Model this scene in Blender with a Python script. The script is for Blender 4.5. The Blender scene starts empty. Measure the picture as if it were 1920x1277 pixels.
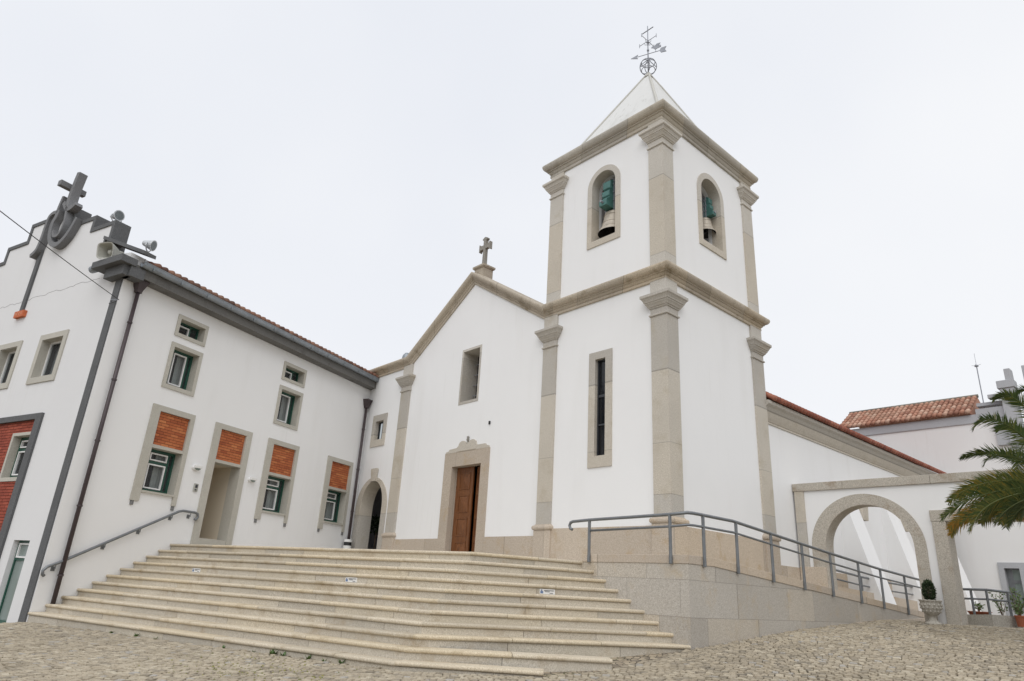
import bpy, bmesh, math, random
from mathutils import Vector, Matrix
from mathutils.geometry import tessellate_polygon
random.seed(7)
R = math.radians
scene = bpy.context.scene
col = scene.collection

# ------------------------------------------------------------------ camera
cam_d = bpy.data.cameras.new('camera'); cam = bpy.data.objects.new('camera', cam_d); col.objects.link(cam)
cam_d.sensor_width = 36.0; cam_d.lens = 23.559; cam_d.clip_end = 2000; cam_d.clip_start = 0.05
def cam_axes(yaw, pitch, roll):
    f = Vector((math.sin(yaw)*math.cos(pitch), math.cos(yaw)*math.cos(pitch), math.sin(pitch)))
    r = Vector((math.cos(yaw), -math.sin(yaw), 0)); u = r.cross(f)
    return r*math.cos(roll)+u*math.sin(roll), -r*math.sin(roll)+u*math.cos(roll), f
cr, cu, cf = cam_axes(-0.847733, 0.353067, 0.060271)
CAM = Vector((0, 0, 1.55))
m = Matrix((cr, cu, -cf)).transposed().to_4x4(); m.translation = CAM
cam.matrix_world = m
scene.camera = cam

# ------------------------------------------------------------------ sky, sun, exposure
SUN_EL, SUN_ROT = R(52), R(140)      # soft light through the fog, from high in front of the church
world = bpy.data.worlds.new('World'); scene.world = world; world.use_nodes = True
wn = world.node_tree; wn.nodes.clear()
def N(nt, t, **k):
    n = nt.nodes.new(t)
    for a, b in k.items(): setattr(n, a, b)
    return n
wo = N(wn, 'ShaderNodeOutputWorld'); bg = N(wn, 'ShaderNodeBackground')
sky = N(wn, 'ShaderNodeTexSky'); sky.sky_type = 'NISHITA'; sky.sun_disc = False
sky.sun_elevation = SUN_EL; sky.sun_rotation = SUN_ROT
tc = N(wn, 'ShaderNodeTexCoord'); nz = N(wn, 'ShaderNodeTexNoise'); nz.inputs['Scale'].default_value = 1.3; nz.inputs['Detail'].default_value = 4
wn.links.new(tc.outputs['Generated'], nz.inputs['Vector'])
rp = N(wn, 'ShaderNodeValToRGB'); rp.color_ramp.elements[0].position = .3; rp.color_ramp.elements[1].position = .72
rp.color_ramp.elements[0].color = (8.1, 8.35, 8.9, 1); rp.color_ramp.elements[1].color = (9.2, 9.3, 9.5, 1)
wn.links.new(nz.outputs['Fac'], rp.inputs['Fac'])
mx = N(wn, 'ShaderNodeMix', data_type='RGBA'); mx.inputs['Factor'].default_value = .97
wn.links.new(sky.outputs['Color'], mx.inputs['A']); wn.links.new(rp.outputs['Color'], mx.inputs['B'])
wn.links.new(mx.outputs['Result'], bg.inputs['Color']); bg.inputs['Strength'].default_value = .1
wn.links.new(bg.outputs[0], wo.inputs[0])
sl = bpy.data.lights.new('sun', 'SUN'); sl.energy = 1.5; sl.angle = R(60); sl.color = (1, .985, .965)
sun = bpy.data.objects.new('sun', sl); col.objects.link(sun)
sun_dir = Vector((math.sin(SUN_ROT)*math.cos(SUN_EL), math.cos(SUN_ROT)*math.cos(SUN_EL), math.sin(SUN_EL)))
sun.rotation_euler = sun_dir.to_track_quat('Z', 'Y').to_euler(); sun.location = (0, -10, 40)
scene.view_settings.view_transform = 'Standard'; scene.view_settings.look = 'None'
scene.view_settings.exposure = 0.06; scene.view_settings.gamma = 1
scene.render.engine = 'CYCLES'
scene.cycles.max_bounces = 8

# ------------------------------------------------------------------ materials
def mat(name):
    mt = bpy.data.materials.new(name); mt.use_nodes = True
    nt = mt.node_tree; b = nt.nodes['Principled BSDF']
    return mt, nt, b
def pos(nt, scale=(1, 1, 1)):
    g = N(nt, 'ShaderNodeNewGeometry'); mp = N(nt, 'ShaderNodeMapping'); mp.inputs['Scale'].default_value = scale
    nt.links.new(g.outputs['Position'], mp.inputs['Vector']); return mp.outputs['Vector']
def noise(nt, vec, scale, detail=3, rough=.5):
    n = N(nt, 'ShaderNodeTexNoise'); n.inputs['Scale'].default_value = scale; n.inputs['Detail'].default_value = detail; n.inputs['Roughness'].default_value = rough
    nt.links.new(vec, n.inputs['Vector']); return n.outputs['Fac']
def ramp(nt, fac, stops):
    r = N(nt, 'ShaderNodeValToRGB'); e = r.color_ramp.elements
    while len(e) < len(stops): e.new(.5)
    for q, (p, c) in zip(e, stops):
        q.position = p; q.color = (*c, 1) if len(c) == 3 else c
    nt.links.new(fac, r.inputs['Fac']); return r.outputs['Color']
def mixc(nt, f, a, b, mode='MIX'):
    x = N(nt, 'ShaderNodeMix', data_type='RGBA', blend_type=mode)
    for s, v in (('Factor', f), ('A', a), ('B', b)):
        if isinstance(v, (int, float)): x.inputs[s].default_value = v
        elif isinstance(v, tuple): x.inputs[s].default_value = (*v, 1)
        else: nt.links.new(v, x.inputs[s])
    return x.outputs['Result']
def bump(nt, b, h, strength=.3, dist=.01):
    bp = N(nt, 'ShaderNodeBump'); bp.inputs['Strength'].default_value = strength; bp.inputs['Distance'].default_value = dist
    nt.links.new(h, bp.inputs['Height']); nt.links.new(bp.outputs[0], b.inputs['Normal'])
def g3(v): return (v, v, v)

def mth(nt, op, a, b=None):
    q = N(nt, 'ShaderNodeMath', operation=op)
    for i, v in enumerate((a, b)):
        if v is None: continue
        if isinstance(v, (int, float)): q.inputs[i].default_value = v
        else: nt.links.new(v, q.inputs[i])
    return q.outputs[0]
def plaster(name, c, dirt=(.5, .48, .43), amount=.22):
    mt, nt, b = mat(name); v = pos(nt)
    big = noise(nt, v, .55, 5, .6); st = noise(nt, pos(nt, (1.1, 1.1, .16)), 1.3, 3, .55); fine = noise(nt, v, 34, 4, .6)
    f = ramp(nt, big, [(.42, g3(0)), (.8, g3(amount))]); s = ramp(nt, st, [(.55, g3(0)), (.82, g3(amount*.55))])
    cc = mixc(nt, f, c, tuple(x*.88 for x in c)); cc = mixc(nt, s, cc, dirt)
    dr = mth(nt, 'MULTIPLY', ramp(nt, noise(nt, pos(nt, (3.2, 3.2, .22)), 2.6, 4, .6), [(.56, g3(0)), (.72, g3(1))]), ramp(nt, noise(nt, v, .35, 2, .5), [(.5, g3(0)), (.68, g3(amount*.8))])); cc = mixc(nt, dr, cc, dirt)
    spots = ramp(nt, noise(nt, v, 5.5, 3, .7), [(.74, g3(0)), (.79, g3(.16))]); cc = mixc(nt, spots, cc, dirt)
    nt.links.new(cc, b.inputs['Base Color']); b.inputs['Roughness'].default_value = .88
    bump(nt, b, fine, .12, .006); return mt
def granite(name, c, dark, light, stain, stain_amt=.5, sc=1.0, rough=.8, joint=None, course=None, jw=.009):
    """speckled stone; joint = (axis, length of a block), course = height of a course"""
    mt, nt, b = mat(name); v = pos(nt)
    sp = noise(nt, v, 55*sc, 3, .75); sp2 = noise(nt, v, 21*sc, 2, .7)
    cc = ramp(nt, sp, [(.36, dark), (.5, c), (.66, light)])
    cc = mixc(nt, ramp(nt, sp2, [(.4, g3(.0)), (.75, g3(.32))]), cc, dark)
    blk = noise(nt, v, .8, 2, .5); cc = mixc(nt, ramp(nt, blk, [(.4, g3(0)), (.62, g3(.35))]), cc, tuple(x*.82 for x in c))
    a = N(nt, 'ShaderNodeAttribute'); a.attribute_name = 'tint'
    cc = mixc(nt, 1.0, cc, ramp(nt, a.outputs['Fac'], [(0, g3(.82)), (.5, g3(1)), (1, (1, .97, .9))]), 'MULTIPLY')
    line = None
    if joint:
        g = N(nt, 'ShaderNodeNewGeometry'); sx = N(nt, 'ShaderNodeSeparateXYZ'); nt.links.new(g.outputs['Position'], sx.inputs[0])
        h = mth(nt, 'ADD', sx.outputs['X'], sx.outputs['Y']) if joint[0] == 'h' else sx.outputs['Z']
        row = None
        if course:
            zc = mth(nt, 'DIVIDE', sx.outputs['Z'], course); row = mth(nt, 'FLOOR', zc); h = mth(nt, 'ADD', h, mth(nt, 'MULTIPLY', row, joint[1]*.43))
        u = mth(nt, 'ADD', mth(nt, 'DIVIDE', h, joint[1]), mth(nt, 'MULTIPLY', mth(nt, 'SINE', mth(nt, 'MULTIPLY', h, 1.37)), .22))
        bid = mth(nt, 'FLOOR', u)
        if row is not None: bid = mth(nt, 'ADD', bid, mth(nt, 'MULTIPLY', row, 17.3))
        wnz = N(nt, 'ShaderNodeTexWhiteNoise'); wnz.noise_dimensions = '1D'; nt.links.new(bid, wnz.inputs['W'])
        cc = mixc(nt, 1.0, cc, ramp(nt, wnz.outputs['Value'], [(0, (.84, .83, .82)), (.5, g3(1)), (1, (1.0, .95, .87))]), 'MULTIPLY')
        line = mth(nt, 'GREATER_THAN', mth(nt, 'ABSOLUTE', mth(nt, 'SUBTRACT', mth(nt, 'FRACT', u), .5)), .5-jw/joint[1])
        if course: line = mth(nt, 'MAXIMUM', line, mth(nt, 'GREATER_THAN', mth(nt, 'ABSOLUTE', mth(nt, 'SUBTRACT', mth(nt, 'FRACT', zc), .5)), .5-jw*.8/course))
    stn = noise(nt, v, 1.9, 6, .68); cc = mixc(nt, ramp(nt, stn, [(.54, g3(0)), (.74, g3(stain_amt))]), cc, stain)
    if line is not None: cc = mixc(nt, mth(nt, 'MULTIPLY', line, .62), cc, tuple(x*.55 for x in dark))
    nt.links.new(cc, b.inputs['Base Color']); b.inputs['Roughness'].default_value = rough
    bump(nt, b, sp, .35, .008); return mt
def plain(name, c, rough=.6, metal=0, var=.15, sc=4):
    mt, nt, b = mat(name); v = pos(nt); n = noise(nt, v, sc, 5, .65)
    cc = ramp(nt, n, [(.3, tuple(x*(1-var) for x in c)), (.7, tuple(min(1, x*(1+var)) for x in c))])
    nt.links.new(cc, b.inputs['Base Color']); b.inputs['Roughness'].default_value = rough; b.inputs['Metallic'].default_value = metal
    return mt
def tinted(name, stops, rough=.85, dirt=None, bsc=60, bst=.4):
    mt, nt, b = mat(name); a = N(nt, 'ShaderNodeAttribute'); a.attribute_name = 'tint'
    cc = ramp(nt, a.outputs['Fac'], stops); v = pos(nt); n = noise(nt, v, bsc, 4, .65)
    cc = mixc(nt, ramp(nt, n, [(.35, g3(.28)), (.65, g3(0))]), cc, (.05, .045, .04))
    if dirt:
        d = noise(nt, v, .9, 5, .6); cc = mixc(nt, ramp(nt, d, [(.5, g3(0)), (.75, g3(.6))]), cc, dirt)
    nt.links.new(cc, b.inputs['Base Color']); b.inputs['Roughness'].default_value = rough
    bump(nt, b, n, bst, .006); return mt
def glass(name, tint=(.78, .82, .82), base=(.10, .105, .11), opac=.38):
    mt = bpy.data.materials.new(name); mt.use_nodes = True; nt = mt.node_tree; nt.nodes.clear()
    o = N(nt, 'ShaderNodeOutputMaterial'); p = N(nt, 'ShaderNodeBsdfPrincipled'); t = N(nt, 'ShaderNodeBsdfTransparent'); mxs = N(nt, 'ShaderNodeMixShader')
    p.inputs['Base Color'].default_value = (*base, 1); p.inputs['Roughness'].default_value = .06; t.inputs['Color'].default_value = (*tint, 1)
    mxs.inputs[0].default_value = opac
    nt.links.new(t.outputs[0], mxs.inputs[1]); nt.links.new(p.outputs[0], mxs.inputs[2]); nt.links.new(mxs.outputs[0], o.inputs[0]); return mt
M = dict(
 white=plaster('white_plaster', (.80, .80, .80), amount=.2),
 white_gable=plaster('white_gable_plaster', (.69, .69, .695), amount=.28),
 spire=plaster('spire_plaster', (.64, .64, .625), (.30, .29, .25), .75),
 beige=plaster('vestibule_plaster', (.62, .55, .44)),
 soffit=plain('shaded_plaster', (.55, .53, .5), .9),
 stone=granite('cut_granite', (.54, .51, .46), (.37, .345, .30), (.68, .655, .61), (.38, .325, .235), .6, joint=('z', 1.7)),
 cornice=granite('cornice_granite', (.50, .44, .355), (.31, .26, .195), (.64, .585, .49), (.19, .145, .085), .9, joint=('h', 1.25)),
 plinth=granite('plinth_granite', (.55, .475, .39), (.38, .315, .245), (.66, .59, .51), (.40, .28, .15), .65, joint=('h', 1.9)),
 ramp=granite('ramp_granite', (.50, .465, .41), (.33, .30, .26), (.63, .60, .56), (.44, .34, .21), .6, 1.15, joint=('h', 1.7), course=.62, jw=.006),
 tread=granite('tread_granite', (.58, .505, .385), (.40, .335, .24), (.70, .64, .53), (.30, .225, .125), .8),
 riser=granite('riser_granite', (.56, .51, .425), (.37, .33, .265), (.68, .64, .56), (.36, .28, .18), .75),
 gatestone=granite('weathered_granite', (.48, .44, .375), (.25, .225, .19), (.62, .58, .52), (.22, .14, .07), .7),
 frame_stone=granite('surround_stone', (.48, .46, .405), (.39, .37, .32), (.55, .53, .475), (.36, .335, .28), .35),
 emblem=granite('emblem_cement', (.18, .183, .19), (.13, .132, .136), (.24, .24, .25), (.13, .13, .13), .4),
 cement=granite('grey_cement', (.105, .108, .112), (.07, .072, .075), (.15, .153, .157), (.055, .055, .055), .5),
 cement_pale=granite('pale_cement', (.19, .19, .19), (.13, .13, .13), (.25, .25, .25), (.10, .10, .095), .5),  # paler grey cement for the window feet and the crack
 soffit_grey=granite('soffit_cement', (.15, .148, .14), (.11, .105, .10), (.2, .195, .185), (.065, .06, .055), .7),
 silver=plain('silver_paint', (.50, .52, .54), .35, .25, .08),
 zinc=plain('zinc', (.25, .275, .30), .45, .55, .18),
 pipe=plain('brown_pipe', (.055, .04, .043), .45, .1),
 railing=plain('grey_painted_steel', (.175, .185, .195), .42, .35, .12, 9),
 green=plain('green_frame', (.015, .075, .052), .4, 0, .1),
 whitealu=plain('white_frame', (.78, .78, .78), .4, 0, .04),
 darkalu=plain('dark_frame', (.05, .053, .06), .4, .2),
 curtain=plain('curtain', (.78, .78, .76), .95, 0, .06, 14),
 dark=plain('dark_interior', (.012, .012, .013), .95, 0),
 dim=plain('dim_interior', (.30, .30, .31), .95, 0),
 wood=None, brick=tinted('orange_brick', [(0, (.36, .088, .03)), (.5, (.48, .135, .045)), (1, (.60, .21, .075))], .9),
 darkbrick=tinted('red_brick', [(0, (.27, .045, .022)), (.5, (.33, .062, .032)), (1, (.42, .09, .048))], .9),
 mortar=plain('dark_mortar', (.07, .03, .022), .95),
 tile=tinted('brown_roof_tile', [(0, (.11, .055, .04)), (.5, (.22, .10, .065)), (1, (.34, .18, .12))], .85, (.06, .055, .045)),
 redtile=tinted('red_roof_tile', [(0, (.30, .14, .095)), (.5, (.46, .225, .15)), (1, (.60, .40, .30))], .85, (.33, .25, .18)),
 navetile=tinted('nave_roof_tile', [(0, (.24, .075, .05)), (.5, (.33, .105, .065)), (1, (.43, .17, .11))], .85),
 cobble=tinted('cobble_stone', [(0, (.22, .19, .145)), (.3, (.345, .295, .22)), (.6, (.435, .37, .27)), (.93, (.53, .47, .36)), (1, (.40, .375, .335))], .8, (.25, .21, .15), 45, .5),
 joint=plain('joint_earth', (.085, .07, .045), .95, 0, .3, 12),
 bronze=plain('bell_bronze', (.46, .41, .34), .5, .2, .2, 6),
 bell_in=plain('bell_inside', (.02, .018, .016), .8),
 yoke=plain('green_yoke_paint', (.06, .165, .15), .5, 0, .25, 5),
 iron=plain('haze_paled_iron', (.27, .285, .32), .55, .2),  # blue-grey lightened so the vane's fading in haze sits in the colour
 oldstone=granite('cross_stone', (.27, .255, .225), (.15, .14, .12), (.38, .36, .32), (.12, .115, .1), .6),
 glass=glass('window_glass'), darkglass=glass('dark_glass', (.2, .2, .22), (.012, .014, .018), .75), frosted=glass('frosted_glass', (.5, .58, .55), (.30, .36, .34), .7),
 leaf=None, paint=plain('white_paint', (.75, .75, .74), .5, 0, .05), black=plain('black_plastic', (.015, .015, .016), .5), horn=plain('horn_grey', (.42, .42, .38), .5), bggrey=granite('pale_grey_band', (.42, .43, .45), (.37, .38, .40), (.46, .47, .49), (.34, .35, .37), .3),
 bgwall=plaster('far_wall_plaster', (.765, .76, .755), (.57, .53, .50), .3),
 urn=granite('cast_stone', (.42, .39, .335), (.3, .28, .24), (.62, .6, .55), (.22, .2, .16), .6, .7),
 terracotta=plain('terracotta', (.38, .12, .06), .8), bluesticker=plain('sticker_blue', (.10, .16, .30), .6), trunkm=plain('palm_trunk', (.16, .115, .075), .95, 0, .5, 9), cable=plain('cable_black', (.02, .02, .022), .6))
def wood():
    mt, nt, b = mat('varnished_wood'); n = noise(nt, pos(nt, (14, 14, 1.0)), 3, 6, .6)
    nt.links.new(ramp(nt, n, [(.3, (.095, .034, .011)), (.55, (.17, .064, .021)), (.75, (.24, .098, .034))]), b.inputs['Base Color']); b.inputs['Roughness'].default_value = .42; return mt
M['wood'] = wood()
def leafmat(name, stops, trans=0):
    mt, nt, b = mat(name); a = N(nt, 'ShaderNodeAttribute'); a.attribute_name = 'tint'
    nt.links.new(ramp(nt, a.outputs['Fac'], stops), b.inputs['Base Color']); b.inputs['Roughness'].default_value = .5
    if trans:
        o = [n for n in nt.nodes if n.type == 'OUTPUT_MATERIAL'][0]; t = N(nt, 'ShaderNodeBsdfTranslucent'); x = N(nt, 'ShaderNodeMixShader'); x.inputs[0].default_value = trans
        nt.links.new(b.inputs['Base Color'].links[0].from_socket, t.inputs['Color']); nt.links.new(b.outputs[0], x.inputs[1]); nt.links.new(t.outputs[0], x.inputs[2]); nt.links.new(x.outputs[0], o.inputs[0])
    return mt
M['leaf'] = leafmat('shrub_leaf', [(0, (.012, .026, .010)), (.6, (.028, .052, .018)), (1, (.07, .10, .035))])
M['grass'] = leafmat('weed_leaf', [(0, (.05, .10, .02)), (.6, (.09, .16, .035)), (1, (.16, .20, .06))])
M['frond'] = leafmat('palm_frond', [(0, (.028, .052, .017)), (.38, (.075, .115, .034)), (.6, (.17, .18, .045)), (.8, (.32, .23, .045)), (1, (.50, .25, .05))], .4)

# ------------------------------------------------------------------ mesh helpers
class Fr:                                  # a wall's own frame: u along it, z up, d out of it
    def __init__(s, O, U, Nn): s.O, s.U, s.N = Vector(O), Vector(U), Vector(Nn)
    def p(s, u, z, d=0): return Vector((s.O.x+u*s.U.x+d*s.N.x, s.O.y+u*s.U.y+d*s.N.y, z))
class MB:
    def __init__(s): s.v, s.f, s.t = [], [], []
    def add(s, vs, fs, tint=.5):
        o = len(s.v); s.v += [tuple(v) for v in vs]; s.f += [tuple(i+o for i in f) for f in fs]; s.t += [tint]*len(vs); return s
    def hexa(s, a, tint=.5): return s.add(a, [(3, 2, 1, 0), (4, 5, 6, 7), (0, 1, 5, 4), (1, 2, 6, 5), (2, 3, 7, 6), (3, 0, 4, 7)], tint)
    def box(s, fr, u0, u1, z0, z1, d0, d1, tint=.5):
        return s.hexa([fr.p(u0, z0, d0), fr.p(u1, z0, d0), fr.p(u1, z0, d1), fr.p(u0, z0, d1), fr.p(u0, z1, d0), fr.p(u1, z1, d0), fr.p(u1, z1, d1), fr.p(u0, z1, d1)], tint)
    def cbox(s, c, sx, sy, sz, rot=None, tint=.5):
        c = Vector(c); pts = [Vector((x*sx/2, y*sy/2, z*sz/2)) for z in (-1, 1) for x, y in ((-1, -1), (1, -1), (1, 1), (-1, 1))]
        if rot is not None: pts = [rot @ p for p in pts]
        return s.hexa([c+p for p in pts], tint)
    def poly(s, fr, outer, holes=(), d=0):
        loops = [[Vector((u, z, 0)) for u, z in outer]]+[[Vector((u, z, 0)) for u, z in h] for h in holes]
        tri = tessellate_polygon(loops); pts = [p for l in loops for p in l]
        return s.add([fr.p(p.x, p.y, d) for p in pts], tri)
    def band(s, fr, loop, d0, d1, closed=True):
        n = len(loop); vs = [fr.p(u, z, d0) for u, z in loop]+[fr.p(u, z, d1) for u, z in loop]
        return s.add(vs, [(i, (i+1) % n, n+(i+1) % n, n+i) for i in range(n if closed else n-1)])
    def prism(s, fr, loop, d0, d1):
        s.poly(fr, loop, (), d0); s.poly(fr, loop, (), d1); return s.band(fr, loop, d0, d1)
    def ring(s, fr, outer, inner, d0, d1, back=None):
        s.poly(fr, outer, [inner], d1); s.band(fr, outer, d0, d1); return s.band(fr, inner, d0 if back is None else back, d1)
    def sweep(s, secs, prof, cap=True, tint=.5):   # secs: (P, A, B); vertex = P + a A + b B
        k = len(prof); vs = [P+A*a+B*b for P, A, B in secs for a, b in prof]
        fs = [(i*k+j, i*k+j+1, (i+1)*k+j+1, (i+1)*k+j) for i in range(len(secs)-1) for j in range(k-1)]
        if cap: fs += [tuple(range(k)), tuple(range((len(secs)-1)*k, len(secs)*k))]
        return s.add(vs, fs, tint)
    def plan(s, path, prof, z=0, closed=False, cap=True):   # path walked with the outside on its right
        n = len(path); secs = []; P = [Vector((x, y, z)) for x, y in path]
        for i in range(n):
            a = P[(i-1) % n] if (closed or i > 0) else None; b = P[(i+1) % n] if (closed or i < n-1) else None
            ns = []
            if a is not None: d = (P[i]-a).normalized(); ns.append(Vector((d.y, -d.x, 0)))
            if b is not None: d = (b-P[i]).normalized(); ns.append(Vector((d.y, -d.x, 0)))
            A = sum(ns, Vector())/len(ns); A = A/max(.2, A.length_squared)
            secs.append((P[i], A, Vector((0, 0, 1))))
        if closed: secs.append(secs[0]); cap = False
        return s.sweep(secs, prof, cap)
    def tube(s, pts, r, n=8, cap=True, tint=.5, closed=False):
        pts = [Vector(p) for p in pts]; k = len(pts); rs = r if isinstance(r, (list, tuple)) else [r]*k; vs = []; fs = []
        T0 = (pts[1]-pts[0]).normalized(); up = Vector((0, 0, 1)) if abs(T0.z) < .9 else Vector((1, 0, 0)); X = T0.cross(up).normalized()
        for i in range(k):
            a = pts[(i-1) % k] if (i > 0 or closed) else pts[i]; b = pts[(i+1) % k] if (i < k-1 or closed) else pts[i]
            T = (b-a).normalized(); X = (X-T*X.dot(T)).normalized(); Y = T.cross(X)
            vs += [pts[i]+(X*math.cos(2*math.pi*j/n)+Y*math.sin(2*math.pi*j/n))*rs[i] for j in range(n)]
        for i in range(k if closed else k-1):
            i2 = (i+1) % k; fs += [(i*n+j, i*n+(j+1) % n, i2*n+(j+1) % n, i2*n+j) for j in range(n)]
        if cap and not closed: fs += [tuple(range(n)), tuple(range((k-1)*n, k*n))]
        return s.add(vs, fs, tint)
    def lathe(s, c, prof, n=24, axis=None, wob=None):
        c = Vector(c); vs = []; k = len(prof)
        for i in range(n):
            a = 2*math.pi*i/n
            for r, z in prof:
                w = wob(a, z) if wob else (1, 0); v = Vector((math.cos(a)*r*w[0], math.sin(a)*r*w[0], z+w[1]))
                vs.append(c+(axis @ v if axis is not None else v))
        return s.add(vs, [(i*k+j, ((i+1) % n)*k+j, ((i+1) % n)*k+j+1, i*k+j+1) for i in range(n) for j in range(k-1)])
    def build(s, name, m, parent=None, smooth=False, bevel=0):
        me = bpy.data.meshes.new(name); o = bpy.data.objects.new(name, me); off = Vector((0, 0, 0))
        if parent is not None:
            o.parent = parent; q = parent
            while q is not None: off += q.location; q = q.parent
        else:                                   # origin at the base of the thing
            xs, ys, zs = zip(*s.v); off = Vector(((min(xs)+max(xs))/2, (min(ys)+max(ys))/2, min(zs))); o.location = off
        me.from_pydata([tuple(Vector(v)-off) for v in s.v], [], s.f)
        a = me.attributes.new('tint', 'FLOAT', 'POINT'); a.data.foreach_set('value', s.t)
        me.materials.append(m if not isinstance(m, str) else M[m])
        bm = bmesh.new(); bm.from_mesh(me); bmesh.ops.recalc_face_normals(bm, faces=bm.faces); bm.to_mesh(me); bm.free()
        if smooth: me.polygons.foreach_set('use_smooth', [True]*len(me.polygons))
        col.objects.link(o)
        if bevel:
            b = o.modifiers.new('bevel', 'BEVEL'); b.width = bevel; b.segments = 2; b.limit_method = 'ANGLE'; b.angle_limit = R(40)
        return o
def tag(o, label=None, cat=None, group=None, kind=None):
    for k, v in (('label', label), ('category', cat), ('group', group), ('kind', kind)):
        if v: o[k] = v
    return o
def thing(name, loc, label, cat, group=None):
    o = bpy.data.objects.new(name, None); col.objects.link(o); o.location = loc; o.empty_display_size = .2
    return tag(o, label, cat, group)
def rect(u0, u1, z0, z1): return [(u0, z0), (u1, z0), (u1, z1), (u0, z1)]
def archloop(u0, u1, z0, zt, n=20, rise=None):
    r = (u1-u0)/2; h = rise or r; c = (u0+u1)/2
    return [(u0, z0), (u1, z0)]+[(c+r*math.cos(math.pi*i/n), zt-h+h*math.sin(math.pi*i/n)) for i in range(n+1)]

F = Fr((0, 13.0, 0), (1, 0, 0), (0, -1, 0))                  # church front, u = x
TR = Fr((-9.0, 0, 0), (0, 1, 0), (1, 0, 0))                  # tower's right side, u = y
NV = Fr((-9.15, 0, 0), (0, 1, 0), (1, 0, 0))                 # nave's right side
CX, CY = -23.052, 13.0
WG = Fr((CX, CY, 0), (.39271, -.91967, 0), (.91967, .39271, 0))   # wing's courtyard side, u from the inner corner
SC = 10.9
GO = WG.p(SC, 0)
GB = Fr((GO.x, GO.y, 0), (-.95106, -.30902, 0), (.30902, -.95106, 0))   # wing's gable, u from the corner
AW = Fr((0, 19.3, 0), (1, 0, 0), (0, -1, 0))                 # arched yard wall
BG = Fr((0, 34.0, 0), (1, 0, 0), (0, -1, 0))                 # far building

# ------------------------------------------------------------------ ground
GY = [(-60, -2.4), (-10, -.42), (0, .08), (3, .27), (6, .35), (7.5, .40), (8.65, .51), (10.8, .75), (14.8, 1.08), (19.3, 1.33), (22.4, 1.37), (40, 1.5), (160, 1.6)]
def gh(x, y):
    z = GY[0][1]
    for (a, b), (c, d) in zip(GY, GY[1:]):
        if a <= y <= c: z = b+(d-b)*(y-a)/(c-a); break
    if y > 160: z = 1.6
    if x < -18.6: z -= min(.45, .11*(-18.6-x))
    return z
xs = [-160, -110, -70, -50, -40]+[-34+i*.8 for i in range(64)]+[20, 26, 34, 50, 80, 120, 160]; ys = [-120, -80, -50, -30, -20, -14]+[-10+i*.6 for i in range(84)]+[44, 55, 75, 100, 140, 160]
mb = MB(); nx = len(xs)
mb.add([(x, y, gh(x, y)-.035) for y in ys for x in xs], [(j*nx+i, j*nx+i+1, (j+1)*nx+i+1, (j+1)*nx+i) for j in range(len(ys)-1) for i in range(nx-1)])
def groundmat():
    mt, nt, b = mat('cobbled_ground'); v = pos(nt, (1, 1, 0)); vo = N(nt, 'ShaderNodeTexVoronoi'); vo.feature = 'DISTANCE_TO_EDGE'; vo.inputs['Scale'].default_value = 9; nt.links.new(v, vo.inputs['Vector'])
    v2 = N(nt, 'ShaderNodeTexVoronoi'); v2.inputs['Scale'].default_value = 9; nt.links.new(v, v2.inputs['Vector'])
    sp = N(nt, 'ShaderNodeSeparateColor'); nt.links.new(v2.outputs['Color'], sp.inputs[0])
    cc = ramp(nt, sp.outputs[0], [(0, (.20, .165, .125)), (.5, (.33, .27, .19)), (1, (.43, .36, .26))])
    # the earth the setts are bedded in shows near the square; beyond it the sheet itself is paved
    e = ramp(nt, vo.outputs['Distance'], [(.03, g3(0)), (.09, g3(1))]); ms = ramp(nt, noise(nt, pos(nt, (1, 1, 0)), .8, 4, .6), [(.52, (.075, .062, .042)), (.66, (.10, .12, .02))]); cc = mixc(nt, e, ms, cc)
    nt.links.new(cc, b.inputs['Base Color']); b.inputs['Roughness'].default_value = .9; bump(nt, b, e, .6, .02); return mt
tag(mb.build('ground', groundmat(), smooth=True), kind='structure')

# cobbles: every sett a small stone bedded in rows that wander across the square
STEP = dict(L=[(7.71+.3215*i) for i in range(11)], K=[(-10.196+.1265*i, 8.281-.2274*i) for i in range(11)], Z=[2.142-.1678*i for i in range(11)])
def RX(i): return -9.622+.307*i
L10 = WG.p(STEP['L'][10], 0); K10 = STEP['K'][10]
SOLID = [(L10.x, L10.y), K10, (-7.40, 7.42), (-7.06, 8.6), (-7.126, 10.76), (-7.126, 40), (-60, 40), (-60, -15), (GB.p(14, 0).x, GB.p(14, 0).y), (GO.x, GO.y)]
def inside(x, y, P):
    c = False; j = len(P)-1
    for i in range(len(P)):
        xi, yi = P[i]; xj, yj = P[j]
        if (yi > y) != (yj > y) and x < (xj-xi)*(y-yi)/(yj-yi)+xi: c = not c
        j = i
    return c
mb = MB(); rnd = random.Random(3)
c0, s0 = math.cos(R(28)), math.sin(R(28)); row = -26.0
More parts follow.
